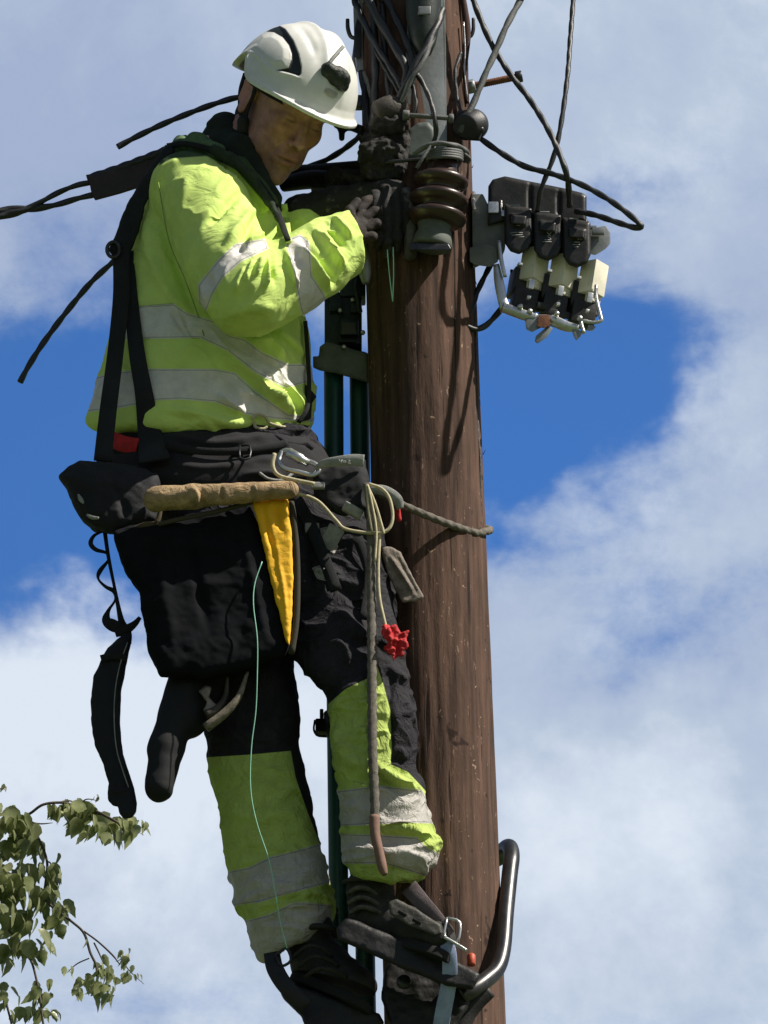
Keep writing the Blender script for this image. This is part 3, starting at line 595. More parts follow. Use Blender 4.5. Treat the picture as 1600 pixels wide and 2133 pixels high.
mixc(np.exp(-((b_ - 26) / 5.5) ** 2 - ((ca - 34) / 18) ** 2) * (a_ > 60) * .75, (0.05, 0.028, 0.018))
mixc(np.exp(-((b_ + 8 - .006 * (ca - 33) ** 2) / 2.8) ** 2 - ((ca - 33) / 15) ** 2) * (a_ > 60) * .95, (0.015, 0.010, 0.010))
mixc(np.exp(-((b_ + 20) / 6) ** 2 - ((ca - 32) / 16) ** 2) * (a_ > 60) * .35, (0.17, 0.07, 0.06))
mixc(np.exp(-((b_ + 54) / 4) ** 2 - ((ca - 10) / 5) ** 2) * (a_ > 90) * .8, (0.06, 0.02, 0.018))
mixc(np.exp(-((b_ + 30) / 26) ** 2 - ((ca - 42) / 22) ** 2) * (a_ > 40) * .35, (0.54, 0.25, 0.20))
bn = vnormals(bv, bf)
creases = [([tuple(H(98, -42, 20)[:2]), tuple(H(94, -66, 32)[:2]), tuple(H(84, -96, 38)[:2])], -4.0, 3.5), ([tuple(H(84, -10, 20)[:2]), tuple(H(78, -16, 40)[:2])], -2.0, 3),
           ([tuple(H(70, -56, 52)[:2]), tuple(H(52, -88, 52)[:2])], -2.0, 5)]
bv = np.where(near_head[:, None], fold(bv, bn, creases), bv)
M_skin = mat('skin', (0.47, 0.265, 0.215), 0.5, var=0.0, bump=0.22, bs=420, spec=0.4)
t = M_skin.node_tree; at = t.nodes.new('ShaderNodeAttribute'); at.attribute_name = 'tint'
xx = t.nodes.new('ShaderNodeMix'); xx.data_type = 'RGBA'; xx.blend_type = 'MULTIPLY'; xx.inputs[0].default_value = 1
nn_ = t.nodes.new('ShaderNodeTexNoise'); nn_.inputs['Scale'].default_value = 70; nn_.inputs['Detail'].default_value = 8; rr_ = t.nodes.new('ShaderNodeValToRGB'); rr_.color_ramp.elements[0].color = (.72, .66, .66, 1); rr_.color_ramp.elements[1].color = (1.2, 1.12, 1.1, 1); rr_.color_ramp.elements[0].position = .3; rr_.color_ramp.elements[1].position = .7
tcx = t.nodes.new('ShaderNodeTexCoord'); t.links.new(tcx.outputs['Object'], nn_.inputs['Vector']); t.links.new(nn_.outputs['Fac'], rr_.inputs[0]); t.links.new(at.outputs['Color'], xx.inputs[6]); t.links.new(rr_.outputs[0], xx.inputs[7]); t.links.new(xx.outputs[2], t.nodes['Principled BSDF'].inputs['Base Color'])
t.nodes['Principled BSDF'].inputs['Subsurface Weight'].default_value = 0.12; t.nodes['Principled BSDF'].inputs['Subsurface Radius'].default_value = (.01, .004, .002)
pbase = wpt(700, 2110, -150)
PER = emit('person', (bv, bf), M_skin, base=pbase, attrs={'tint': tintc}, label='line worker in white helmet and yellow high visibility jacket, leaning back and looking down', cat='person')
jo = emit('jacket', (jv, jf), M_jacket, PER, attrs={'tape': sil, 'collar': inner})
JM = DMap(jv)
def onj(x, y, off=4, dm=None): return (x, y, (dm or JM).d(x, y, P(x, y, -200)[2]) - off)
# seams stitched along the armhole and the zip on the chest
emit('seam', join(*[tube([onj(x, y, 0.2) for x, y in s], r, n=5) for s, r in seams]), mat('seam_thread', (0.22, 0.34, 0.07), 0.9), jo)
emit('drawcord', join(tube([onj(525, 873, 3), onj(535, 864, 6), onj(552, 868, 7), onj(560, 880, 6), onj(575, 886, 6), onj(595, 890, 6)], 3.2, n=8), tube([onj(530, 878, 3), onj(533, 890, 6), onj(548, 893, 7), onj(556, 889, 7)], 3.5, n=8)), M_cord, jo)
emit('zip', ribbon([onj(592, 425, 6), onj(597, 460, 6), onj(602, 503, 6)], 13, 5), mat('zip_tape', (0.62, 0.85, 0.22), 0.6), jo)
# hair
hv, hf = sdf([hell(-46, -10, 0, 78, 62, 80), hell(-62, -56, 0, 52, 60, 66)], 3.0, 10, [hell(55, -40, 0, 96, 200, 200)], 6)
hn = vnormals(hv, hf); hv = hv + hn * (2.6 * fbm(hv * [1, .35, 1], 9, 2))[:, None]
emit('hair', (hv, hf), mat('short_brown_hair', (0.085, 0.058, 0.036), 0.75, var=0.5, vs_=160, bump=0.8, bs=600), PER)
emit('ear', sdf([hell(-18, -6, 88, 21, 33, 7), seg(H(-36, 16, 93), 4.5, H(-4, 26, 91), 4.5), seg(H(-36, 16, 93), 4.5, H(-33, -22, 92), 4), hell(-14, -37, 89, 10, 10, 6)], 2.0, 6, [hell(-13, 0, 98, 11, 18, 8)], 4), mat('ear_skin', (0.46, 0.22, 0.19), 0.5, bump=.1), PER)
# --- helmet
hc0 = (4, 28, 0)
outer = hell(10, 30, 8, 152, 152, 130); innr = hell(8, 24, 8, 141, 142, 119)
def edge(a, c):
    return 30 + 44 * np.exp(-((a + 18) / 36) ** 2) * np.clip((np.abs(c) - 50) / 40, 0, 1) + 6 * np.clip((a - 40) / 120, 0, 1) - 14 * np.clip((-a - 70) / 60, 0, 1)
def helm(X, Y, Z):
    x, y, z = X - H0[0], Y - H0[1], Z - H0[2]
    a = x * HF[0] + y * HF[1] + z * HF[2]; b = x * HU[0] + y * HU[1] + z * HU[2]; c = x * HR[0] + y * HR[1] + z * HR[2]
    ed = edge(a, c); o = outer[0](X, Y, Z)
    o = o - 5 * np.exp(-((np.abs(c) - 26) / 9) ** 2) * np.clip((b - 60) / 60, 0, 1)            # two crest ridges
    o = o - 5 * np.clip(1 - (b - ed) / 26, 0, 1)                                                 # thicker rim
    shell = np.maximum(o, -(innr[0](X, Y, Z))); dome = np.maximum(shell, (ed - b))
    rad = np.sqrt(((a - 8) / np.where(a > 0, 186, 150)) ** 2 + ((c - 6) / 134) ** 2)
    br_ = np.maximum(np.maximum((rad - 1) * 112, np.abs(b - ed - 4 + 0.05 * np.clip(a - 110, 0, 99)) - 4.2), -innr[0](X, Y, Z)); br_ = np.maximum(br_, -(a + 0) * 0.5)
    h = np.maximum(8 - np.abs(dome - br_), 0) / 8
    return np.minimum(dome, br_) - h * h * 2
ev, ef = sdf([(helm, H0 - 200, H0 + 200)], 2.2, 0)
en = vnormals(ev, ef)
ventp = [(546, 64), (558, 51), (576, 49), (594, 60), (611, 84), (622, 112), (628, 140), (627, 154), (622, 159), (600, 152), (574, 146), (600, 141), (606, 125), (606, 110), (600, 92), (588, 77), (570, 67), (554, 66)]
outw = np.clip(-en[:, 2] * 2, 0, 1)
vsd = in_poly(ventp, ev, en[:, 2] < -0.05)
lobe = in_poly([(515, 105), (545, 70), (570, 68), (590, 80), (603, 100), (604, 125), (596, 140), (565, 142), (545, 122), (525, 106)], ev, en[:, 2] < 0)
ev = ev + en * (-7 * np.clip(vsd / 3, 0, 1) * outw + 5 * np.clip(lobe / 12, 0, 1) * outw)[:, None]
en = vnormals(ev, ef)
ev = fold(ev, en, [([(512, 112), (528, 110), (545, 122), (556, 140), (576, 150)], 5, 5), ([(608, 45), (632, 62), (650, 92), (660, 122)], -4, 8), ([(574, 150), (600, 156), (626, 163)], 3, 4)])
M_helm = mat('white_helmet_shell', (0.74, 0.75, 0.71), 0.38, var=0.08, vs_=30, bump=0.05, bs=80, spec=0.5, wear=((0.35, 0.35, 0.32), 90, 0.68))
over(M_helm, 'vent', (0.018, 0.024, 0.020), 1.0)
HM = DMap(ev)
ho = emit('helmet', (ev, ef), M_helm, PER, attrs={'vent': vsd})
def onh(x, y, off=3): return (x, y, HM.d(x, y, H0[2] - 100) - off)
d1 = HM.d(697, 160, 0)
clp = sdf([ell(onh(684, 146, 0), (16, 17, 12)), ell(onh(703, 160, 0), (21, 20, 12)), ell(onh(715, 172, 0), (14, 19, 14)), ell(onh(697, 158, -2), (24, 16, 12))], 2.0, 10)
cv = clp[0]; cv = cv + vnormals(cv, clp[1]) * (1.4 * fbm(cv, 8, 2))[:, None]
emit('lamp_clip', (cv, clp[1]), mat('mossy_dark_plastic', (0.022, 0.030, 0.024), 0.5, var=0.5, vs_=80, bump=.4), ho)
emit('lamp_strap', ribbon([onh(686, 132, 2), onh(698, 116, 2), onh(715, 97, 2)], 8, 4), M_grey, ho)
emit('label_patch', ribbon([onh(679, 186, 1), onh(690, 193, 1), onh(702, 199, 1)], 12, 1.5), mat('faded_grey_label', (0.33, 0.33, 0.31), 0.6), ho)
emit('chin_strap', join(ribbon([H(-2, 46, 98), H(4, 8, 90), H(2, -30, 86), H(12, -66, 78), H(36, -104, 54), H(58, -132, 24), H(66, -138, 0)], [15, 13, 15, 18, 14, 13, 13], 4, side=HF),
     ribbon([H(-74, 24, 84), H(-52, -12, 88), H(-18, -46, 86), H(6, -62, 80)], 12, 4, side=HF),
     ribbon([H(-2, 46, -98), H(4, 8, -90), H(2, -30, -86), H(12, -66, -78), H(36, -104, -54), H(66, -138, 0)], 13, 4, side=HF)), M_webbing, ho)
emit('strap_buckle', sdf([ell(H(8, -60, 84), (13, 14, 8)), ell(H(14, -76, 80), (12, 12, 8))], 2.5, 6), M_rubber, ho)
emit('headband', lathe(H(0, 26, 0), HU, [(-10, 96), (-10, 99), (14, 99), (14, 96)], 40), M_black, ho)
emit('rear_cradle', join(tube([H(-116, 34, 62), H(-140, 16, 30), H(-144, 14, 0), H(-140, 16, -30), H(-116, 34, -62)], 6, n=8), tube([H(-118, 44, 60), H(-138, 26, 50), H(-142, 20, 34)], 5, n=8)), M_galv, ho)
# neck gaiter
gv, gf = sdf([seg(P(474, 312, -90), 44, P(500, 340, -115), 50), seg(P(496, 316, -140), 36, P(536, 372, -160), 26), seg(P(468, 268, -90), 36, P(478, 320, -90), 50), seg(P(452, 300, -70), 36, P(500, 340, -90), 42), seg(P(536, 372, -160), 22, P(572, 412, -160), 18)], 3, 16)
gn = vnormals(gv, gf); gv = gv + gn * (3.5 * fbm(gv * [.6, 1.4, 1], 26, 2))[:, None]
emit('neck_gaiter', (gv, gf), mat('dark_green_fleece', (0.016, 0.024, 0.020), 0.95, var=.4, bump=.5, bs=500), PER)
kv, kf = sdf([seg(P(366, 322, -110), 20, P(410, 302, -150), 25), seg(P(410, 302, -150), 24, P(452, 316, -185), 17), seg(P(366, 322, -110), 20, P(380, 302, 0), 22)], 2.8, 12)
kn = vnormals(kv, kf); kv = kv + kn * (3.0 * fbm(kv, 18, 2))[:, None]
emit('hood', (kv, kf), mat('olive_green_cloth', (0.085, 0.15, 0.070), 0.95, var=.35, vs_=40, bump=.5, bs=400), jo)
kv, kf = sdf([seg(P(446, 314, -190), 12, P(480, 330, -205), 12), seg(P(480, 330, -205), 12, P(522, 364, -217), 10), seg(P(522, 364, -217), 10, P(560, 420, -225), 9), seg(P(560, 420, -225), 9, P(582, 458, -225), 7)], 2.4, 8)
kn = vnormals(kv, kf); kv = kv + kn * (2.0 * fbm(kv, 14, 2))[:, None]
emit('collar_edge', (kv, kf), mat('dark_collar_binding', (0.028, 0.042, 0.026), 0.95, var=.45, vs_=40, bump=.5, bs=400), jo)
# --- gloves
def hand(palm, wrist, fingers, thumb, rr=10.5):
    pr = [seg(wrist, 27, palm[0], 25, 1.0) + (10,), seg(palm[0], 25, palm[1], 24) + (12,)]
    for f in fingers + [thumb]: pr += [s + (4,) for s in chain(f, [rr + 2, rr + 1, rr, rr - 2][:len(f)])]
    v, f_ = sdf(pr, 2.2, 5); n = vnormals(v, f_); return v + n * (1.3 * fbm(v, 16, 2))[:, None], f_
M_glove = mat('black_work_glove', (0.020, 0.019, 0.019), 0.75, var=0.5, vs_=30, bump=0.5, bs=300, wear=((0.13, 0.12, 0.11), 40, 0.58))
M_glove2 = mat('brown_work_glove', (0.026, 0.019, 0.016), 0.75, var=0.5, vs_=30, bump=0.5, bs=300, wear=((0.12, 0.10, 0.08), 45, 0.62))
wr = P(722, 500, -205)
g1 = hand([P(738, 486, -198), P(752, 462, -188)], wr,
          [[P(748, 440, -196), P(762, 420, -192), P(782, 412, -172), P(792, 424, -150)], [P(764, 452, -200), P(782, 440, -196), P(798, 446, -172), P(800, 460, -152)],
           [P(766, 474, -202), P(784, 466, -200), P(796, 474, -176), P(796, 488, -156)], [P(762, 496, -200), P(776, 494, -200), P(786, 502, -180), P(784, 514, -160)]],
          [P(735, 470, -215), P(728, 440, -222), P(744, 420, -215)], 9.5)
emit('glove', g1, M_glove2, PER)
lf = [[P(782 + 21 * i, 398 + [8, 0, 2, 12][i], -178 + 4 * i), P(784 + 22 * i, 440 + [6, 0, 0, 6][i], -184 + 4 * i), P(786 + 21 * i, 490 + [8, 14, 6, -8][i], -172 + 4 * i), P(787 + 20 * i, 524 + [-8, 6, -4, -22][i], -150 + 3 * i)] for i in range(4)]
g2 = hand([P(806, 400, -150), P(826, 398, -152)], P(745, 408, -110), lf, [P(790, 420, -165), P(772, 446, -175), P(768, 478, -172)], 10.5)
emit('glove', g2, M_glove, PER, label='dark grey glove of the far hand gripping over the clamp')
cu = sdf([seg(P(630, 446, -66), 42, P(700, 424, -95), 36), seg(P(700, 424, -95), 36, P(760, 406, -116), 30)], 3, 8); cvn = vnormals(*cu)
emit('glove_cuff', (cu[0] + cvn * (3 * fbm(cu[0], 22, 2))[:, None], cu[1]), M_glove, PER)
# --- trousers
L_rows = [(1120, 395, 625, -110, 120), (1250, 400, 628, -112, 118), (1380, 412, 612, -112, 108), (1470, 424, 624, -112, 102), (1540, 431, 621, -110, 98), (1600, 437, 630, -108, 98), (1680, 454, 645, -106, 98), (1750, 466, 664, -104, 98), (1850, 491, 684, -104, 98), (1905, 506, 692, -104, 96), (1940, 517, 672, -104, 88), (1975, 530, 625, -104, 66), (2004, 540, 580, -104, 34)]
R_rows = [(1100, 590, 800, -110, 120), (1200, 598, 812, -130, 122), (1300, 604, 828, -160, 120), (1380, 622, 848, -195, 112), (1435, 672, 852, -215, 104), (1480, 686, 862, -222, 100), (1540, 692, 869, -222, 98), (1600, 700, 864, -220, 95), (1640, 708, 880, -218, 95), (1700, 716, 890, -214, 95), (1765, 722, 911, -212, 95), (1800, 726, 898, -210, 92), (1832, 745, 868, -206, 84)]
hip = loft([(872, 262, 640, -45, 150), (930, 215, 668, -50, 158), (1000, 250, 700, -60, 162), (1080, 320, 760, -85, 160), (1180, 395, 805, -110, 150), (1260, 400, 815, -125, 120)], 2.3, 30)
LL = loft(L_rows, 2.3, 12); RL = loft(R_rows, 2.3, 6)
tv, tf = sdf([hip, LL, RL], 3.0, 14, [ell(P(806, 1842, -206), (54, 22, 66)), ell(P(610, 1985, -104), (60, 60, 60))], 4)
sdL = LL[0](tv[:, 0], tv[:, 1], tv[:, 2]); sdR = RL[0](tv[:, 0], tv[:, 1], tv[:, 2]); isL = sdL < sdR
tn = vnormals(tv, tf)
tv = tv + tn * (4 * fbm(tv * [1.2, .8, 1], 60, 2))[:, None]
rg = np.clip(ridged(tv + 77, 52, (.55, 1.25, .7)), -.2, 1) ** 3; tv = tv + tn * (rg * np.where(isL, 4.0, 6.5))[:, None]
tn = vnormals(tv, tf)
bunch = np.clip(ridged(tv * [.45, 1.5, .6] + 300, 62, (1, 1, 1)), -.2, 1) ** 2 * (np.clip((tv[:, 1] - 1560) / 60, 0, 1) * .35 + np.where(isL, np.exp(-((tv[:, 1] - 1870) / 70) ** 2), np.exp(-((tv[:, 1] - 1780) / 60) ** 2)) * .8)
tv = tv + tn * (bunch * 9)[:, None]; tn = vnormals(tv, tf)
tv = fold(tv, tn, [([(690, 1500), (720, 1440), (770, 1425)], 10.8, 8.5), ([(700, 1540), (740, 1580), (790, 1640), (860, 1640)], 6.8, 11.4), ([(780, 1590), (820, 1625), (872, 1645)], 21.6, 8.5), ([(725, 1690), (760, 1660)], 4.1, 5.7), ([(785, 1725), (830, 1722), (880, 1738), (905, 1765)], 18.9, 8.5),
                   ([(780, 1750), (800, 1800), (870, 1822)], -9.5, 7.6), ([(740, 1470), (765, 1465), (775, 1490)], 10.8, 6.6), ([(735, 1520), (760, 1525), (775, 1560)], 10.8, 7.6), ([(700, 1500), (712, 1560), (745, 1610)], 12.2, 11.4), ([(720, 1630), (780, 1625), (850, 1660)], -10.8, 7.6),
                   ([(815, 1400), (815, 1500), (818, 1600)], -9.5, 4.8), ([(830, 1450), (850, 1480), (862, 1520)], 10.8, 9.5), ([(825, 1560), (850, 1580)], 9.5, 8.5), ([(690, 1270), (720, 1290), (760, 1330), (790, 1330)], 17.6, 13.3), ([(680, 1340), (720, 1350), (730, 1400)], 14.9, 10.4), ([(700, 1220), (745, 1250), (775, 1300)], -10.8, 11.4), ([(660, 1180), (720, 1210)], 13.5, 11.4), ([(640, 1130), (650, 1230)], -9.5, 7.6), ([(780, 1330), (830, 1360)], 13.5, 9.5), ([(800, 1390), (850, 1420)], 12.2, 8.5),
                   ([(560, 900), (600, 930), (670, 935)], 16.2, 8.5), ([(580, 890), (640, 900), (680, 930)], 13.5, 7.6), ([(520, 930), (560, 960)], 12.2, 7.6), ([(430, 1540), (500, 1530), (600, 1545)], 5.4, 13.3), ([(500, 1800), (560, 1850), (680, 1800)], 4.1, 13.3), ([(510, 1900), (580, 1870), (680, 1850)], 5.4, 9.5), ([(440, 1640), (520, 1700), (640, 1690)], 5.4, 15.2), ([(530, 1930), (600, 1890), (680, 1885)], 8.1, 7.6), ([(545, 1700), (600, 1650), (640, 1640)], 5.4, 9.5)])
tv = relax(tv, tf, 1, .4)
hiv = np.maximum(in_poly([(425, 1578), (520, 1572), (606, 1564), (616, 1620), (640, 1690), (668, 1760), (700, 1860), (700, 2020), (500, 2020), (400, 1700)], tv, isL),
                 in_poly([(680, 1470), (720, 1435), (768, 1412), (785, 1385), (800, 1430), (813, 1480), (816, 1560), (814, 1592), (850, 1608), (880, 1640), (930, 1700), (930, 1850), (700, 1850), (640, 1640)], tv, ~isL))
tap = np.maximum(np.maximum(in_poly([(440, 1822), (520, 1806), (560, 1786), (690, 1752), (700, 1836), (600, 1862), (540, 1880), (470, 1890)], tv, isL), in_poly([(480, 1925), (560, 1905), (610, 1880), (640, 1880), (690, 1885), (700, 2030), (500, 2030)], tv, isL)),
                 np.maximum(in_poly([(680, 1650), (790, 1636), (880, 1646), (920, 1716), (850, 1714), (700, 1722)], tv, ~isL), in_poly([(690, 1735), (780, 1738), (870, 1744), (888, 1765), (940, 1790), (900, 1830), (850, 1815), (800, 1800), (700, 1800)], tv, ~isL)))
tap = np.maximum(tap, np.maximum(in_poly([(666, 1100), (682, 1096), (706, 1138), (696, 1156), (672, 1136)], tv), in_poly([(648, 1182), (668, 1176), (694, 1196), (688, 1214), (660, 1206)], tv)) - 1)
M_tr = mat('dark_navy_trouser_cloth', (0.022, 0.021, 0.026), 0.9, var=0.4, vs_=25, bump=0.3, bs=800, spec=.2, wr=(20, 0.6, 0.03))
over(M_tr, 'hivis', (0.46, 0.58, 0.15), 0.8); over(M_tr, 'tape', (0.50, 0.48, 0.45), 0.8)
emit('trousers', (tv, tf), M_tr, PER, attrs={'hivis': hiv, 'tape': tap})
TM = DMap(tv); AM = DMap(tv, jv)
# --- boots
def boot(heel, toe, ankle, sc_=1.0, up=WZ):
    heel = np.array(heel); toe = np.array(toe); ankle = np.array(ankle); d = toe - heel; L_ = np.linalg.norm(d); d = d / L_
    pr = [seg(ankle, 50 * sc_, heel + up * 44 + d * 34, 48 * sc_) + (18,), seg(heel + up * 36 + d * 40, 42 * sc_, heel + up * 34 + d * (L_ - 46), 36 * sc_) + (20,), seg(heel + up * 70 + d * 60, 32 * sc_, heel + up * 42 + d * (L_ - 60), 30 * sc_) + (18,)]
    v, f = sdf(pr, 2.6, 10); n = vnormals(v, f)
    v = v + n * (2.4 * fbm(v, 26, 2))[:, None]
    h = (v - heel) @ up; v = v + up * np.clip(-h, 0, 40)[:, None] * 0.97
    r = np.cross(d, up); r /= np.linalg.norm(r); S_ = []
    m = 34
    outl = []
    for i in range(m):
        a = 2 * math.pi * i / m; x = math.cos(a); y = math.sin(a); wd = 34 + 6 * max(x, 0) - 5 * math.exp(-((x + .1) / .3) ** 2)
        outl.append(heel + d * (L_ / 2 + x * (L_ / 2 + 3)) + r * wd * (abs(y) ** .75) * (1 if y > 0 else -1))
    V = []; F = []
    for k_, hh in enumerate((-17, -15, 2, 5)):
        q = 0.95 if k_ in (0, 3) else 1.0
        V += [heel + d * L_ / 2 + (p - heel - d * L_ / 2) * q + up * hh for p in outl]
    for k_ in range(3):
        for i in range(m): F.append((k_ * m + i, k_ * m + (i + 1) % m, (k_ + 1) * m + (i + 1) % m, (k_ + 1) * m + i))
    F.append(tuple(range(m))[::-1]); F.append(tuple(3 * m + i for i in range(m)))
    lc = []
    for i in range(5):
        c = heel + d * (78 + i * 17) + up * (84 - i * 9); lc.append(tube([c + r * 30 - up * 12, c + r * 12 + up * 6, c - r * 12 + up * 6, c - r * 30 - up * 12], 3.2, n=6))
    return (v, f), (V, F), join(*lc)
M_boot = mat('black_work_boot', (0.018, 0.017, 0.016), 0.6, var=0.5, vs_=30, bump=0.4, bs=250, wear=((0.08, 0.07, 0.06), 40, 0.6))
M_boot2 = mat('olive_grey_work_boot', (0.028, 0.027, 0.023), 0.7, var=0.5, vs_=30, bump=0.5, bs=250, wear=((0.12, 0.11, 0.09), 40, 0.6))
M_sole = mat('boot_sole', (0.012, 0.012, 0.013), 0.8, bump=.3)
upL = np.array([0.38, -0.86, 0.34]); upL /= np.linalg.norm(upL)
b1 = boot(P(612, 2032, -95), P(772, 2098, -175), P(648, 1945, -108), 1.0, upL)
bo = emit('boot', b1[0], M_boot, PER); emit('boot_sole', b1[1], M_sole, bo, autos=40); emit('laces', b1[2], M_greywb, bo)
upR = np.array([0.40, -0.84, 0.36]); upR /= np.linalg.norm(upR)
b2 = boot(P(728, 1945, -185), P(938, 1992, -290), P(772, 1850, -195), 1.0, upR)
bo2 = emit('boot', b2[0], M_boot2, PER, label='worn olive grey boot strapped into the upper climber'); emit('boot_sole', b2[1], M_sole, bo2, autos=40); emit('laces', b2[2], M_greywb, bo2)
def lac(rows, r): return join(*[tube([P(*q) for q in row], r, n=7) for row in rows])
emit('boot_cuff', lac([[(716, 1838, -222), (738, 1831, -246), (768, 1836, -246), (792, 1856, -232)]], 5.5), M_boot2, bo2)
emit('lace_rows', lac([[(724, 1862, -234), (744, 1850, -250), (766, 1852, -252), (786, 1866, -238)], [(726, 1882, -238), (746, 1870, -254), (768, 1873, -256), (790, 1886, -244)], [(730, 1902, -242), (750, 1890, -258), (772, 1893, -260), (796, 1904, -250)]], 5.5), mat('olive_lace', (0.085, 0.082, 0.066), .85, var=.5, vs_=80, bump=.5), bo2)
emit('boot_cuff', lac([[(590, 1968, -150), (610, 1944, -168), (650, 1930, -176), (690, 1934, -168), (700, 1950, -150)]], 7), M_boot, bo)
emit('lace_rows', lac([[(612, 1992, -166), (640, 1972, -182), (668, 1974, -182), (690, 1990, -172)], [(622, 2014, -172), (650, 1994, -188), (680, 1997, -190), (704, 2012, -180)], [(634, 2036, -176), (664, 2018, -194), (696, 2022, -198), (722, 2036, -188)]], 4.5), mat('black_lace', (0.03, 0.029, 0.027), .8, var=.5, vs_=80, bump=.5), bo)
# --- harness
def hs(pts, w_, th=5, off=7, dm=None): return ribbon([onj(x, y, off, dm) for x, y in pts], w_, th)
har = empty('tmp', (0, 0, 0), 'x', 'x'); bpy.data.objects.remove(har)
hb = sdf([slab([(345, 300), (366, 312), (330, 370), (306, 420), (290, 480), (275, 520), (262, 560), (240, 545), (226, 520), (240, 490), (262, 430), (285, 390), (312, 350)], -150, 12, 8)], 3, 4)
hbn = vnormals(*hb); hbo = emit('harness', (hb[0] + hbn * (1.8 * fbm(hb[0], 16, 2))[:, None], hb[1]), M_webbing, PER)
emit('back_strap', ribbon([P(252, 530, -158), P(252, 620, -170), P(240, 740, -190), P(226, 850, -215), P(214, 960, -225)], [34, 34, 34, 36, 38], 6), M_webbing, hbo)
emit('back_strap', ribbon([onj(262, 525, 8), onj(272, 620, 8), onj(286, 740, 8), onj(300, 820, 8), onj(312, 905, 10), P(322, 960, -235)], [34, 30, 34, 38, 50, 66], 6), M_webbing, hbo)
emit('dorsal_ring', tube([P(236 + 13 * math.cos(a), 520 + 16 * math.sin(a), -165) for a in np.linspace(0, 2 * math.pi, 12)], 4, n=8), M_dsteel, hbo)
emit('front_strap', ribbon([onj(350, 305, 6), onj(392, 300, 16), onj(470, 325, 12), onj(530, 372, 14), onj(572, 430, 12), onj(600, 500, 10)], [14, 12, 16, 16, 14, 12], 5), M_webbing, hbo)
emit('side_strap', join(hs([(636, 670), (641, 740), (644, 800), (640, 850), (622, 880)], 9, 6, 6), sdf([slab([(636, 800), (648, 812), (660, 826), (650, 840), (648, 872), (625, 880), (636, 850)], -110, 8, 4)], 2.5, 4)), M_webbing, hbo)
# waist belt
bel = sdf([loft([(898, 262, 640, -50, 162), (925, 235, 668, -52, 174), (960, 205, 690, -55, 182), (990, 205, 690, -60, 184), (1018, 230, 660, -60, 178)], 2.4, 14)], 3.2, 4); bnn = vnormals(*bel)
bb_ = bel[0] + bnn * (3.5 * fbm(bel[0] * [.6, 1.5, 1], 40, 2))[:, None]; bb_ = fold(bb_, vnormals(bb_, bel[1]), [([(340, 905), (450, 925), (560, 905)], 8, 8), ([(330, 965), (450, 975), (590, 950)], 6, 8), ([(500, 990), (560, 985), (600, 1000)], 7, 6)])
emit('waist_belt', (bb_, bel[1]), mat('black_belt_padding', (0.013, 0.013, 0.016), .9, var=.4, bump=.4, bs=400), hbo)
emit('leg_loop', join(hs([(600, 1010), (640, 1080), (670, 1150), (700, 1230)], 26, 6, 7, TM), hs([(745, 1120), (770, 1200), (760, 1290)], 22, 5, 7, TM)), M_webbing, hbo)
emit('buckle', join(box(onj(690, 1120, 12, TM), (36, 8, 52), bev=3, A=(np.array([.86, .5, 0]), np.array([0, 0, 1.]), np.array([-.5, .86, 0]))), box(onj(650, 1100, 10, TM), (30, 8, 22), bev=3)), M_greywb, hbo)
emit('red_tab', hs([(232, 915), (258, 925), (286, 930)], 34, 4, 10, AM), M_red, hbo)
BM_ = DMap(bb_)
emit('hip_strap', ribbon([onj(345, 928, 6, BM_), onj(420, 940, 6, BM_), onj(500, 940, 7, BM_), onj(560, 932, 7, BM_), onj(600, 922, 7, BM_)], 16, 4), M_webbing, hbo)
emit('strap_slider', tube([onj(500, 928, 11, BM_), onj(520, 928, 11, BM_), onj(520, 954, 11, BM_), onj(500, 954, 11, BM_), onj(500, 928, 11, BM_)], 2.6, n=8, sub=2), M_dsteel, hbo)
emit('gear_loop', tube([onj(540, 985, 8, BM_), onj(560, 998, 12, BM_), onj(590, 1000, 12, BM_), onj(612, 984, 8, BM_)], 3.5, n=8), M_greywb, hbo)
# ================================================================== GEAR HANGING FROM THE BELT
def bag_mesh(PL, Y, h, r, res=3.2, amp=4, sc_=45, ty=0, tx=0, folds=()):
    v, f = sdf([slab(PL, Y, h, r, ty, tx)], res, 0); v = relax(v, f, 2, .5); n = vnormals(v, f); v = v + n * (amp * fbm(v, sc_, 3))[:, None]
    n = vnormals(v, f); v = fold(v, n, list(folds)); return v, f
GB = empty('tool_bag', wpt(440, 1400, -290), 'large black canvas tool bag with yellow lining hanging on the right hip', 'tool bag')
M_bag = mat('black_bag_canvas', (0.0075, 0.0085, 0.011), .9, var=.3, bump=.15, bs=350, spec=.1)
bagp = [(238, 1108), (290, 1092), (380, 1076), (525, 1044), (548, 1110), (572, 1180), (590, 1260), (604, 1345), (590, 1368), (520, 1392), (450, 1412), (415, 1418), (395, 1408), (368, 1416), (332, 1412), (312, 1360), (298, 1300), (290, 1235), (264, 1200), (250, 1160)]
emit('bag_body', bag_mesh(bagp, -262, 44, 36, folds=[([(395, 1110), (405, 1180), (420, 1250), (430, 1300)], -8, 10), ([(330, 1150), (350, 1280), (370, 1390)], 5, 14), ([(500, 1100), (530, 1220), (560, 1350)], 5, 10)]), M_bag, GB)
emit('bag_rim', tube([P(330, 1092, -305), P(380, 1080, -312), P(450, 1066, -312), P(526, 1046, -308)], 5, n=8), mat('worn_bag_edge', (0.06, 0.052, 0.036), .9), GB)
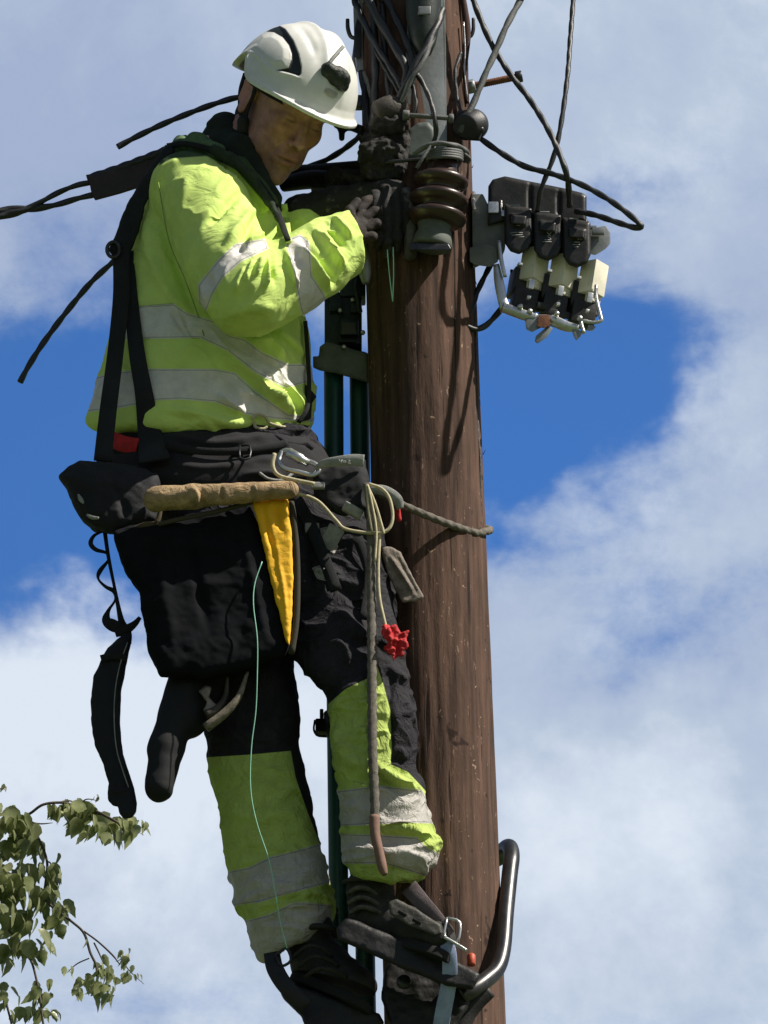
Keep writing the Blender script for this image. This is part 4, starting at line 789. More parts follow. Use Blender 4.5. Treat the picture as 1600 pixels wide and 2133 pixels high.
yv = bag_mesh([(524, 1046), (562, 1040), (600, 1040), (606, 1090), (611, 1180), (609, 1280), (604, 1346), (596, 1338), (578, 1265), (560, 1190), (542, 1110)], -300, 11, 7, 2.5, 2.0, 22, folds=[([(548, 1050), (560, 1110), (580, 1180)], -7, 5), ([(575, 1050), (582, 1090), (592, 1110)], -8, 6), ([(592, 1045), (598, 1080)], 6, 5), ([(570, 1130), (590, 1220), (600, 1320)], 4, 5)])
emit('yellow_lining', yv, M_yel, GB)
emit('front_edge', tube([P(606, 1046, -300), P(614, 1100, -300), P(619, 1190, -298), P(617, 1290, -296), P(607, 1362, -294)], 7, n=8), mat('olive_edge_binding', (0.035, 0.032, 0.022), .9), GB)
# pouch at the small of the back
GP = empty('belt_pouch', wpt(230, 1100, -230), 'bulging black pouch strapped on the belt behind the hip', 'pouch')
emit('pouch_body', bag_mesh([(124, 992), (142, 972), (166, 957), (200, 960), (236, 966), (330, 985), (338, 1040), (332, 1088), (300, 1104), (262, 1112), (222, 1110), (196, 1103), (170, 1078), (152, 1044), (138, 1016)], -215, 60, 46, 3.2, 5, 40, folds=[([(150, 1020), (170, 1050), (200, 1075)], 6, 7), ([(230, 1000), (260, 1060), (250, 1100)], -6, 9)]), M_black, GP)
emit('reflective_print', join(ribbon([P(163, 1030, -282), P(168, 1040, -284), P(174, 1048, -286)], [4, 9, 4], 3), ribbon([P(181, 1072, -278), P(192, 1078, -280), P(206, 1079, -282)], [5, 8, 5], 3)), M_greywb, GP)
emit('worn_trim', tube([P(262, 1110, -270), P(300, 1096, -282), P(325, 1090, -284), P(334, 1060, -284), P(330, 1018, -282)], [5, 8, 6, 5, 5], n=8), mat('worn_tan_trim', (0.075, 0.055, 0.03), .9, var=.5), GP)
# rolled sleeve
rv, rf = sdf([seg(P(326, 1040, -322), 27, P(400, 1034, -330), 26), seg(P(400, 1034, -330), 25, P(470, 1030, -332), 21), seg(P(470, 1030, -332), 22, P(604, 1020, -325), 19)], 2.5, 8)
rn = vnormals(rv, rf); rv = rv + rn * (2.0 * fbm(rv * [.7, 1, 1], 22, 2))[:, None]; rv = fold(rv, vnormals(rv, rf), [([(398, 1012), (412, 1034), (404, 1058)], 6, 6), ([(418, 1010), (424, 1060)], -6, 6), ([(460, 1008), (464, 1052)], -5, 4), ([(520, 1004), (528, 1040)], -3, 6)])
emit('rolled_canvas', (rv, rf), M_tan, label='rolled tan canvas sleeve lying along the top of the black tool bag', cat='canvas roll')
# hammer holster / baton
bt = sdf([seg(P(392, 1425, -215), 44, P(346, 1560, -228), 36), seg(P(346, 1560, -228), 36, P(332, 1640, -232), 31), seg(P(440, 1405, -205), 34, P(392, 1500, -215), 40)], 3, 12); btn = vnormals(*bt)
emit('tool_holster', (bt[0] + btn * (2 * fbm(bt[0], 40, 2))[:, None], bt[1]), M_black, label='thick black rounded tool holster hanging below the tool bag', cat='holster')
GK = empty('lineman_pliers', wpt(470, 1520, -250), 'silver tool with worn handles tucked under the tool bag', 'pliers')
emit('jaw', bag_mesh([(414, 1440), (428, 1428), (440, 1432), (436, 1452), (452, 1470), (436, 1492), (424, 1480), (430, 1462)], -262, 7, 4, 2, 1.2, 10), mat('worn_tool_steel', (0.22, 0.19, 0.16), .5, .5, var=.5, vs_=60, bump=.3), GK)
emit('handle', tube([P(429, 1516, -262), P(470, 1484, -268), P(498, 1450, -272), P(516, 1400, -268)], [11, 10, 7, 3], n=10), mat('worn_grip', (0.20, 0.17, 0.13), .6, var=.6, vs_=70, bump=.4), GK)
emit('handle', tube([P(430, 1490, -262), P(452, 1478, -262), P(470, 1450, -262), P(474, 1410, -262)], [12, 10, 6, 3], n=10), mat('dull_grip', (0.06, 0.05, 0.04), .6, var=.5), GK)
# coiled webbing with knife sheath
GS = empty('hanging_sheath', wpt(240, 1700, -200), 'curved black sheath swinging from thin webbing left of the tool bag', 'sheath')
emit('hanger_strap', ribbon([P(218, 1104, -205), P(226, 1160, -205), P(240, 1230, -205), P(252, 1290, -205), P(262, 1318, -205), P(264, 1342, -206)], [9, 8, 7, 13, 24, 20], 3), M_webbing, GS)
emit('loose_webbing', ribbon([P(214, 1107, -205), P(196, 1116, -212), P(189, 1132, -216), P(200, 1145, -212), P(222, 1152, -205), P(226, 1166, -200), P(208, 1190, -206), P(205, 1206, -212), P(220, 1222, -210), P(238, 1232, -204), P(240, 1250, -200), P(226, 1272, -206), P(222, 1292, -210), P(238, 1304, -208), P(262, 1312, -205)], [4, 7, 10, 9, 6, 5, 10, 5, 7, 10, 5, 8, 20, 26, 16], 3), M_webbing, GS)
emit('side_tie', ribbon([P(240, 1320, -205), P(262, 1312, -208), P(280, 1300, -212), P(292, 1286, -216)], [16, 20, 14, 8], 4), M_webbing, GS)
emit('sheath', bag_mesh([(256, 1322), (276, 1322), (272, 1345), (262, 1385), (253, 1440), (250, 1500), (254, 1560), (264, 1600), (279, 1640), (285, 1670), (284, 1692), (274, 1704), (258, 1706), (249, 1694), (246, 1680), (236, 1678), (226, 1668), (223, 1650), (226, 1632), (214, 1594), (198, 1556), (190, 1510), (189, 1460), (196, 1410), (208, 1376), (226, 1350), (240, 1336)], -206, 17, 12, 2.8, 2, 30, folds=[([(228, 1640), (246, 1650), (262, 1646)], 5, 5), ([(262, 1340), (244, 1420), (244, 1520), (262, 1620)], 4, 5)]), M_black, GS)
emit('stitching', tube([P(266, 1338, -226), P(250, 1385, -227), P(240, 1440, -227), P(238, 1500, -227), P(243, 1560, -227), P(256, 1605, -227), P(268, 1640, -226)], 1.3, n=5), M_greywb, GS)
emit('keeper_band', ribbon([P(210, 1372, -226), P(236, 1366, -230), P(264, 1372, -226)], 15, 4), M_webbing, GS)
# lanyard adjuster, carabiner, ropes
CB = empty('carabiner', wpt(620, 980, -290), 'silver steel carabiner clipped at the front of the waist belt', 'carabiner')
emit('body', tube([P(588, 940, -272), P(582, 960, -276), P(594, 976, -282), P(625, 984, -290), P(652, 990, -292), P(664, 978, -290), P(655, 966, -286), P(630, 956, -282), P(604, 940, -276), P(588, 940, -272)], 5.5, n=10), M_steel, CB)
emit('screw_sleeve', lathe(P(600, 942, -278), np.array(P(644, 966, -288)) - np.array(P(600, 942, -278)), [(0, 9), (2, 11), (34, 11), (38, 8.5), (52, 8)], 20), M_steel, CB)
TP = empty('rope_adjuster', wpt(710, 1060, -300), 'black rope adjuster with pale grey webbing band beside the carabiner', 'rope adjuster')
av = sdf([slab([(652, 985), (690, 962), (758, 958), (768, 1000), (764, 1058), (720, 1075), (680, 1060), (655, 1030)], -262, 34, 22)], 3, 0); an = vnormals(*av)
emit('body', (av[0] + an * (3.5 * fbm(av[0], 26, 2))[:, None], av[1]), M_black, TP)
emit('band', ribbon([P(656, 976, -296), P(676, 966, -304), P(705, 961, -308), P(735, 958, -308), P(758, 960, -304)], [8, 18, 22, 24, 26], 5), M_greywb, TP)
def scrib(x, y, Y):
    S = [[(0, 0), (3, 6), (7, 1)], [(7, 1), (3, 12)], [(11, 3), (9, 7), (13, 8), (14, 3), (14, 9)], [(18, 3), (23, 3), (18, 9), (25, 9)]]
    return join(*[tube([P(x + a, y + b, Y) for a, b in s], 0.9, n=4, sub=2) for s in S])
emit('lettering', scrib(706, 956, -313), M_mark, TP)
emit('metal_cam', join(box(P(735, 1064, -292), (44, 14, 20), bev=4, A=(np.array([.86, .5, 0]), WY, np.array([-.5, .86, 0]))), box(P(662, 1012, -296), (30, 12, 14), bev=3)), M_greywb, TP)
# positioning rope round the pole: traced over the front, tight against the far side
def wrap(py0, py1, a0, a1, off, n=16):
    o = []
    for i in range(n + 1):
        t = i / n; a = a0 + (a1 - a0) * t; q = py0 + (py1 - py0) * t; R = pole_r(q) + off; o.append(P(pole_x(q) + R * math.cos(a), q, R * math.sin(a)))
    return o
lan = [P(640, 1000, -270), P(700, 1004, -262), P(770, 1018, -246), P(830, 1048, -222), P(880, 1070, -186), P(930, 1090, -148)] + wrap(1110, 1080, -0.72, math.pi - 0.2, 8, 14) + [P(660, 1020, 60), P(560, 985, 110), P(440, 960, 140)]
emit('positioning_rope', rope(lan, 7.8), M_dkrope, label='thick grey positioning rope from the belt round the pole', cat='rope')
emit('rope_sheath', ribbon([P(768, 1018, -262), P(800, 1022, -258), P(826, 1040, -244), P(834, 1060, -236)], [16, 22, 24, 14], 12), M_greywb, label='short grey webbing sleeve over the start of the positioning rope', cat='rope sleeve')
emit('red_keeper', sdf([seg(P(828, 1060, -226), 6, P(832, 1082, -222), 5)], 1.8, 4), M_red, label='small red rubber keeper on the rope near the pole', cat='keeper')
emit('hanging_rope', rope([P(762, 1008, -300), P(768, 1050, -300), P(772, 1110, -302), P(774, 1250, -304), P(775, 1400, -318), P(776, 1550, -326), P(780, 1650, -326), P(782, 1716, -324)], [6, 6, 8, 9, 9.5, 9.5, 9.5, 9]), M_dkrope, label='long grey rope hanging straight down in front of the bent leg', cat='rope')
emit('rope_end', tube([P(780, 1700, -326), P(782, 1740, -326), P(790, 1775, -326), P(797, 1808, -326), P(802, 1822, -326)], [11, 10.5, 10, 10, 6], n=12), M_pink, label='faded pink leather grip at the bottom end of the hanging rope', cat='rope grip')
for i, (pts, r_, lb) in enumerate([([(764, 1010), (775, 1060), (790, 1100), (788, 1180), (790, 1240), (800, 1290), (808, 1318)], 3.4, 'thin cream cord hanging down to the red cloth flag'),
    ([(600, 1030), (630, 1031), (665, 1046), (700, 1084), (720, 1102), (770, 1110), (805, 1106), (818, 1080), (812, 1040), (795, 1018), (768, 1008)], 3.6, 'cream cord looped from the tan canvas roll round the rope bundle'),
    ([(766, 1012), (782, 1050), (794, 1090), (800, 1112)], 2.8, 'short cream cord on the right of the rope bundle'),
    ([(764, 1012), (768, 1060), (776, 1110)], 2.8, 'short cream cord on the left of the rope bundle'),
    ([(766, 1010), (776, 1055), (784, 1108), (781, 1170)], 2.6, 'short cream cord in the middle of the rope bundle'),
    ([(572, 945), (568, 970), (580, 990), (615, 1000), (655, 1008)], 4.4, 'white cord curving under the carabiner')]):
    emit('cord', tube([P(x, y, -312 - 2 * i) for x, y in pts], r_, n=8), M_cord, label=lb, cat='cord', group='cream cords at the waist belt')
fl = []
rs = random.Random(4)
fv = bag_mesh([(800, 1298), (812, 1306), (824, 1302), (834, 1318), (852, 1312), (846, 1330), (850, 1345), (840, 1356), (842, 1368), (828, 1366), (820, 1378), (812, 1362), (800, 1352), (806, 1336), (794, 1322)], -318, 8, 3.5, 2, 3.2, 9, folds=[([(810, 1305), (815, 1350)], 6, 3), ([(832, 1320), (826, 1366)], -6, 3), ([(800, 1330), (845, 1335)], 5, 3)])
emit('red_flag', fv, M_red, label='crumpled red cloth flag tied to the thin cord at the knee', cat='flag')
hv_ = bag_mesh([(792, 1138), (812, 1140), (834, 1150), (856, 1192), (882, 1244), (866, 1254), (838, 1254), (822, 1226), (806, 1190)], -180, 10, 5, 2.5, 2, 20, folds=[([(806, 1150), (840, 1200), (868, 1246)], 6, 5), ([(826, 1156), (850, 1200), (872, 1240)], -4, 4)])
emit('canvas_strap_end', hv_, mat('grey_canvas', (0.20, 0.17, 0.145), .9, var=.4, vs_=60, bump=.5), label='stiff grey canvas strap end sticking out towards the pole', cat='strap')
emit('green_thread', tube([P(546, 1170, -318), P(531, 1215, -318), P(528, 1260, -318), P(536, 1330, -318), P(536, 1400, -312), P(533, 1480, -300), P(524, 1555, -290), P(522, 1640, -280), P(534, 1710, -272), P(560, 1790, -262), P(572, 1850, -255), P(584, 1920, -240), P(598, 1975, -230)], 1.25, n=5), M_thread, label='thin green thread hanging loose down the front of the near leg', cat='thread')
emit('green_thread', join(tube([P(807, 520, -190), P(811, 570, -185), P(818, 628, -180)], 1.2, n=5), tube([P(818, 628, -180), P(820, 570, -185), P(819, 515, -190)], 1.2, n=5)), M_thread, label='looped green thread hanging below the dark glove on the pole', cat='thread')
# ================================================================== CLIMBERS
def climber(ox, oy, oY, name_label, group, hook=True):
    c = empty('pole_climber', wpt(900 + ox, 2090 + oy, -180 + oY), name_label, 'pole climber', group)
    q = lambda x, y, Y: P(x + ox, y + oy, Y + oY)
    Mx = M_dsteel
    emit('foot_plate', bag_mesh([(700 + ox, 1934 + oy), (722 + ox, 1912 + oy), (760 + ox, 1925 + oy), (840 + ox, 1958 + oy), (950 + ox, 2002 + oy), (1000 + ox, 2030 + oy), (985 + ox, 2062 + oy), (930 + ox, 2052 + oy), (830 + ox, 2014 + oy), (740 + ox, 1972 + oy), (705 + ox, 1958 + oy)], -235 + oY, 46, 8, 3.2, 1.5, 30), M_rubber, c)
    emit('grip_block', bag_mesh([(812 + ox, 2000 + oy), (900 + ox, 2008 + oy), (985 + ox, 2040 + oy), (978 + ox, 2090 + oy), (950 + ox, 2140 + oy), (820 + ox, 2150 + oy), (796 + ox, 2080 + oy), (800 + ox, 2020 + oy)], -150 + oY, 28, 10, 3.2, 2.5, 30), M_rubber, c)
    if hook:
        emit('hook_tube', tube([q(960, 2075, -170), q(985, 2062, -168), q(1012, 2042, -150), q(1036, 2018, -122), q(1048, 1975, -95), q(1054, 1900, -55), q(1062, 1820, -10), q(1066, 1785, 15), q(1062, 1765, 50), q(1052, 1768, 90), q(1040, 1786, 130), q(1000, 1800, 150), q(930, 1806, 155)], [20, 18, 17.5, 17, 17, 17, 17, 17, 17, 17, 17, 16, 16], n=20), mat('glossy_black_tube', (0.012, 0.013, 0.015), 0.36, 0.0, var=.4, vs_=40, bump=.06, bs=90, spec=.8, wear=((0.16, 0.15, 0.14), 50, 0.62)), c)
    emit('lower_band', ribbon([q(1020, 2062, -150), q(990, 2085, -150), q(970, 2110, -148), q(955, 2150, -146)], [34, 44, 46, 40], 9), M_rubber, c)
    emit('ankle_strap', ribbon([q(930, 1962, -296), q(936, 1990, -292), q(936, 2040, -270), q(925, 2100, -240), q(918, 2140, -220)], [30, 31, 32, 34, 34], 5), M_blue, c)
    emit('toe_strap', ribbon([q(852, 1848, -262), q(880, 1880, -290), q(915, 1915, -300), q(940, 1945, -300)], [38, 34, 24, 16], 5), mat('mauve_strap', (0.12, 0.095, 0.10), .85, var=.3, bump=.4), c)
    b = emit('buckle', tube([q(932, 1912, -306), q(958, 1922, -308), q(952, 1962, -306), q(926, 1950, -304), q(932, 1912, -306)], 3.2, n=8, sub=3), M_steel, c)
    emit('pin', tube([q(925, 1952, -308), q(950, 1966, -308), q(972, 1980, -306)], [4, 3.5, 4], n=8), M_steel, b)
    emit('heel_guard', bag_mesh([(808 + ox, 1880 + oy), (826 + ox, 1872 + oy), (870 + ox, 1895 + oy), (918 + ox, 1926 + oy), (922 + ox, 1945 + oy), (905 + ox, 1950 + oy), (850 + ox, 1928 + oy), (812 + ox, 1904 + oy)], -306 + oY, 7, 4, 2.4, 1, 20), mat('worn_olive_rubber', (0.055, 0.053, 0.044), .6, var=.4, bump=.3), c)
    for sx, sy in ((838, 1903), (868, 1920)): emit('slot', box(q(sx, sy, -314), (20, 3, 7), A=(np.array([.87, .49, 0]), np.array([0, 0, 1.]), np.array([-.49, .87, 0])), bev=1), M_black, c)
    emit('bolt', join(lathe(q(982, 1998, -200), WZ, [(-14, 8), (-12, 9), (8, 9), (12, 6)], 12)), mat('orange_bolt_cap', (0.42, 0.07, 0.03), .5, var=.3), c)
    emit('bolt', lathe(q(842, 2046, -190), -WY, [(0, 16), (4, 16), (8, 13), (9, 6)], 16), M_dsteel, c)
    return c
climber(0, 0, 0, 'black steel pole climber hooked round the pole under the upper boot', 'pole climbers', True)
c2 = empty('pole_climber', wpt(690, 2140, -150), 'black pole climber under the lower boot, cut off by the photo edge', 'pole climber', 'pole climbers')
emit('foot_plate', bag_mesh([(575, 2042), (610, 2050), (700, 2080), (790, 2112), (800, 2132), (760, 2150), (640, 2152), (628, 2118), (590, 2080)], -130, 42, 8, 3.2, 1.5, 30), M_rubber, c2)
emit('ankle_strap', ribbon([P(566, 1985, -190), P(574, 2020, -200), P(600, 2060, -206), P(640, 2095, -206)], [34, 36, 34, 30], 6), M_rubber, c2)
emit('buckle', tube([P(575, 1990, -200), P(596, 1975, -202), P(606, 2000, -204), P(586, 2012, -204), P(575, 1990, -200)], 3.2, n=8, sub=3), M_dsteel, c2)
# ================================================================== POLE HARDWARE
# green cable pipes behind the worker
for k, (x0, x1, x2, lb) in enumerate([(695, 697, 706, 'left green plastic cable pipe running down behind the worker'), (748, 752, 762, 'right green plastic cable pipe next to the pole, behind the worker')]):
    g = empty('cable_pipe', wpt(x2, 2300, 60), lb, 'pipe', 'green cable pipes beside the pole')
    Yk = 66 + 14 * k
    emit('pipe', tube([P(x0, 740, Yk), P(x1, 1100, Yk), P(x2, 1900, Yk), P(x2 + 6, 2400, Yk), P(x2 + 90, 7000, Yk)], 20.5, n=28, sub=4), M_green, g)
    emit('pipe_collar', tube([P(x0 + 4, 1486, Yk), P(x0 + 5, 1530, Yk)], 25, n=24, sub=2), M_rubber, g)
cl = empty('pipe_clip', wpt(668, 1530, 66), 'small black clip on the left cable pipe between the legs', 'clip')
emit('clip_block', box(P(668, 1515, 66), (22, 26, 30), bev=3), M_rubber, cl); emit('clip_wire', tube([P(656, 1500, 50), P(654, 1520, 50), P(662, 1532, 50), P(680, 1534, 50)], 2.5, n=6), M_dsteel, cl); emit('clip_screw', tube([P(670, 1478, 60), P(670, 1500, 60)], 4, n=8), M_dsteel, cl)
# cable entry box above the pipes
cb = empty('cable_box', wpt(715, 800, 70), 'dark cable terminal box with grey curved base above the green pipes', 'cable box')
gb = sdf([slab([(652, 742), (664, 742), (666, 722), (680, 712), (720, 722), (768, 738), (770, 798), (742, 790), (700, 778), (666, 772), (652, 766)], 66, 44, 9)], 2.6, 0)
emit('base', gb, M_grey, cb)
emit('module', join(box(P(715, 675, 72), (78, 62, 120), bev=4), box(P(728, 684, 34), (38, 16, 36), bev=4), box(P(725, 712, 34), (36, 12, 6), bev=1.5), box(P(700, 640, 40), (26, 20, 26), bev=3), box(P(742, 640, 38), (22, 18, 30), bev=3), box(P(735, 600, 60), (54, 50, 60), bev=5)), mat('dark_box_plastic', (0.018, 0.028, 0.032), .4, var=.4, bump=.1), cb, autos=40)
emit('window', box(P(727, 684, 24), (30, 3, 28), bev=1), mat('dusty_grey_window', (0.07, 0.075, 0.08), .5), cb)
emit('screw', join(*[lathe(P(x, y, Y), -WY, [(0, 5), (5, 5), (7, 3)], 10) for x, y, Y in ((735, 626, 28), (709, 648, 28), (756, 694, 30), (717, 724, 20))]), M_steel, cb)
emit('cable', cable([P(746, 560, 20), P(742, 600, 10), P(750, 650, 8)], 5), M_cable, cb)
# galvanised cover channel up the front of the pole
ch = empty('cover_channel', wpt(880, 330, -120), 'grey galvanised cover plate standing on the front of the pole', 'cover plate')
emit('plate', join(plate([(856, -420), (912, -420), (924, 100), (927, 295), (924, 330), (852, 330), (842, 200), (848, 60)], -122, 4, 1.0), plate([(912, -420), (917, -420), (929, 100), (931, 300), (927, 330), (922, 330), (924, 100)], -112, 22, .8)), M_galv, ch, autos=40)
emit('foot_flange', plate([(868, 316), (880, 313), (908, 313), (912, 322), (870, 324)], -132, 8, 1.5), M_steel, ch)
emit('base_shroud', sdf([slab([(845, 330), (842, 296), (852, 270), (870, 256), (892, 254), (905, 268), (912, 300), (910, 330)], -134, 14, 9)], 2.4, 0), mat('grey_green_shroud', (0.085, 0.105, 0.10), .6, var=.3, bump=.1), ch)
cyl_ = empty('surge_arrester', wpt(880, 110, -150), 'dark green cylinder hanging at the top centre of the photo', 'arrester')
emit('body', lathe(P(882, 118, -152), WZ, [(0, 4), (6, 16), (30, 26), (60, 32), (90, 36), (150, 38), (220, 38), (230, 30)], 36), mat('dark_green_polymer', (0.022, 0.032, 0.029), .45, var=.4, bump=.15), cyl_)
emit('name_plate', box(P(884, 22, -194), (26, 5, 18), bev=1.5), M_galv, cyl_)
# left upright channel with step hooks
lc_ = empty('upright_channel', wpt(748, 260, -20), 'narrow grey steel channel up the left side of the pole top', 'channel')
emit('channel', join(plate([(730, -420), (744, -420), (758, 90), (760, 150), (744, 150), (738, 90), (736, 20)], -40, 10, 1.2), plate([(737, 90), (744, 150), (742, 210), (735, 205), (733, 120)], -34, 14, 1.2)), M_galv, lc_, autos=40)
emit('hook', join(tube([P(724, 40, -44), P(725, 60, -44), P(731, 76, -44), P(742, 78, -42), P(746, 66, -40)], [4, 4.5, 4.5, 5, 5], n=8)), M_dsteel, lc_)
emit('hook_plate', plate([(738, 60), (744, 38), (752, 50), (752, 120), (736, 120)], -52, 6, 1.2), M_dsteel, lc_)
sb = empty('side_bracket', wpt(972, 220, -10), 'thin bent steel bracket along the right edge of the pole top', 'bracket')
emit('strip', ribbon([P(962, -20, -66), P(968, 20, -66), P(973, 70, -64), P(971, 130, -64), P(969, 190, -62), P(974, 215, -60)], [10, 14, 16, 8, 9, 7], 6), mat('rusty_dark_strip', (0.05, 0.022, 0.018), .7, .3, var=.5), sb)
emit('bright_edge', tube([P(966, 46, -74), P(969, 100, -74), P(968, 150, -74), P(974, 205, -70)], 1.6, n=6), M_steel, sb)
emit('hook', tube([P(986, 38, -20), P(986, 60, -20), P(982, 74, -20), P(972, 78, -20)], [3.5, 4, 4, 5], n=8), M_dsteel, sb)
thr = empty('through_bolt', wpt(1030, 175, 0), 'steel bolt with a square nut sticking out of the right of the pole', 'bolt')
bx = np.array(P(1088, 158, -6)) - np.array(P(960, 184, 0)); bL = np.linalg.norm(bx)
emit('shank', lathe(P(960, 184, 0), bx, [(i * 2.2, 8.0 if i % 2 else 7.0) for i in range(int(bL / 2.2))], 14), M_rust, thr)
emit('nut', lathe(P(982, 180, 0), bx, [(-14, 13), (-12, 15), (6, 15), (8, 12)], 6), M_galv, thr); emit('nut', lathe(P(1080, 160, -6), bx, [(-6, 11), (-5, 12.5), (7, 12.5), (8, 11)], 6), M_dsteel, thr)
# black dead-end clamp on the right
dc = empty('cable_clamp', wpt(985, 290, -90), 'black round cable clamp on the right edge of the pole', 'cable clamp')
emit('drum', lathe(P(978, 262, -130), np.array(P(996, 256, -90)) - np.array(P(978, 262, -130)) , [(-26, 20), (-24, 28), (10, 30), (14, 33), (26, 33), (28, 26), (28, 14), (6, 13)], 28), M_cable, dc)
emit('jaw', sdf([slab([(950, 232), (975, 228), (1000, 236), (1008, 262), (1000, 294), (970, 292), (954, 274)], -110, 24, 8)], 2.4, 0), M_rubber, dc)
emit('clamp_bolt', lathe(P(1000, 270, -130), np.array([.4, .1, -1]), [(0, 7), (10, 7), (12, 4)], 6), M_dsteel, dc)
# big brown insulator on its bracket
ins = empty('pin_insulator', wpt(900, 520, -185), 'brown ribbed porcelain insulator standing on a grey cone in front of the pole', 'insulator')
ax_i = WZ + np.array([0.10, 0, -0.05])
emit('porcelain', lathe(P(908, 472, -178), ax_i, [(0, 22), (4, 46), (14, 60), (22, 63), (28, 58), (34, 42), (42, 38), (48, 52), (56, 61), (64, 62), (70, 55), (76, 40), (84, 37), (90, 48), (98, 57), (106, 58), (112, 48), (120, 34), (134, 30), (150, 30), (158, 24)], 48), M_cer, ins)
emit('base_cone', lathe(P(900, 516, -176), ax_i, [(0, 40), (4, 42), (18, 40), (40, 33), (58, 38), (64, 34)], 32), mat('grey_green_cement', (0.10, 0.115, 0.10), .7, var=.3, bump=.2), ins)
emit('base_plate', plate([(856, 506), (934, 508), (940, 518), (934, 522), (852, 520)], -186, 60, 2), M_dsteel, ins)
emit('side_plate', plate([(928, 452), (936, 450), (941, 500), (936, 522), (930, 522)], -150, 40, 1.5), M_galv, ins)
emit('top_wire', cable([P(862, 320, -200), P(900, 300, -226), P(945, 302, -220), P(972, 316, -170), P(968, 336, -140)], 5), M_lcable, ins)
tie = empty('tie_wire', wpt(940, 340, -190), 'twisted pale tie wire wrapped round the neck of the brown insulator', 'wire')
emit('coil', join(*[tube([P(926 + 36 * math.cos(a) , 318 + 5 * k + 7 * math.sin(a), -186 + 40 * math.sin(a)) for a in np.linspace(0, 2 * math.pi, 14)], 4.2, n=7, sub=2) for k in range(4)]), M_lcable, tie)
emit('tail', join(rope([P(900, 300, -226), P(880, 330, -230), P(868, 350, -222)], 3.5), rope([P(966, 320, -180), P(978, 330, -160), P(974, 340, -150)], 3.5)), M_lcable, tie)
# clamp at the worker's hands
wc = empty('line_clamp', wpt(800, 420, -150), 'bulky black line clamp crusted with dirt above the gloved hand', 'line clamp')
cv_ = sdf([slab([(752, 290), (800, 262), (840, 258), (852, 290), (850, 340), (832, 372), (800, 380), (760, 372), (748, 330)], -130, 36, 14), ell(P(812, 262, -156), (42, 28, 30)), ell(P(790, 320, -168), (44, 34, 18)), seg(P(760, 380, -100), 30, P(700, 372, -70), 22)], 2.6, 10)
cn_ = vnormals(*cv_); cq = cv_[0] + cn_ * (6 * fbm(cv_[0], 16, 3))[:, None]
emit('body', (cq, cv_[1]), mat('dirty_cast_metal', (0.026, 0.024, 0.023), .75, .2, var=.6, vs_=60, bump=.7, bs=200, wear=((0.15, 0.11, 0.09), 55, 0.60)), wc)
emit('long_bolt', join(tube([P(845, 240, -190), P(880, 242, -196), P(945, 247, -190)], 5.5, n=10), hexnut(P(846, 240, -190), [1, 0.03, 0], 11, 14), hexnut(P(940, 247, -190), [1, .03, 0], 10, 10)), M_lcable, wc)
emit('collar', lathe(P(806, 232, -160), WX * .9 + WZ * .4, [(-26, 22), (-20, 30), (16, 32), (30, 24), (44, 14)], 20), mat('grey_brown_fitting', (0.055, 0.048, 0.042), .6, .3, var=.5, bump=.4), wc)
emit('cross_bar', join(tube([P(585, 356, 60), P(660, 352, 20), P(760, 344, -40)], 11, n=12), tube([P(800, 338, -172), P(850, 334, -186), P(892, 330, -192)], 4, n=8)), M_cable, wc)
emit('lower_arm', join(tube([P(590, 384, 40), P(650, 374, 0), P(720, 378, -40), P(760, 392, -60)], [16, 20, 18, 16], n=12), box(P(668, 384, -10), (40, 30, 26), bev=5), box(P(724, 372, -30), (30, 26, 22), bev=4)), M_rubber, wc)
emit('side_rod', tube([P(748, 430, -120), P(752, 500, -122), P(760, 560, -124), P(762, 590, -124)], [12, 14, 14, 8], n=12), M_galv, wc)
emit('end_rod', tube([P(845, 395, -166), P(854, 450, -166), P(856, 520, -150), P(850, 540, -148)], [12, 14, 14, 10], n=12), mat('scuffed_grey_rod', (0.10, 0.095, 0.09), .6, .3, var=.6, vs_=50, bump=.5), wc)
# ------------------------------------------------------------------ fuse switch on the right
FA, FU_, _ = orient((.965, .225, .18), (0.10, -0.93, .36)); FN = np.cross(FA, FU_)           # along, up, towards the viewer side sign fixed below
if FN[2] > 0: FN = -FN
FC = np.array(P(1140, 500, -60))
def FQ(a, u, n_): return FC + FA * a + FU_ * u + FN * n_
FAX = (FA, FU_, FN)
fs = empty('fuse_switch', wpt(1140, 690, -60), 'black three pole fuse switch with cream insulators on the right of the pole', 'fuse switch')
M_fs = mat('weathered_black_bakelite', (0.018, 0.018, 0.018), 0.42, var=.4, vs_=40, bump=.15, bs=120, wear=((0.05, 0.05, 0.048), 60, 0.6))
hood_s = sdf([slab([(1016, 470), (1017, 388), (1026, 374), (1052, 367), (1115, 380), (1175, 392), (1214, 402), (1222, 408), (1222, 462), (1180, 462), (1100, 450)], -50, 52, 9)], 2.6, 0)
hs_ = fold(hood_s[0], vnormals(*hood_s), [([(1104, 380), (1104, 450)], -7, 4), ([(1164, 395), (1164, 455)], -7, 4)])
hd = emit('hood', (hs_, hood_s[1]), M_fs, fs)
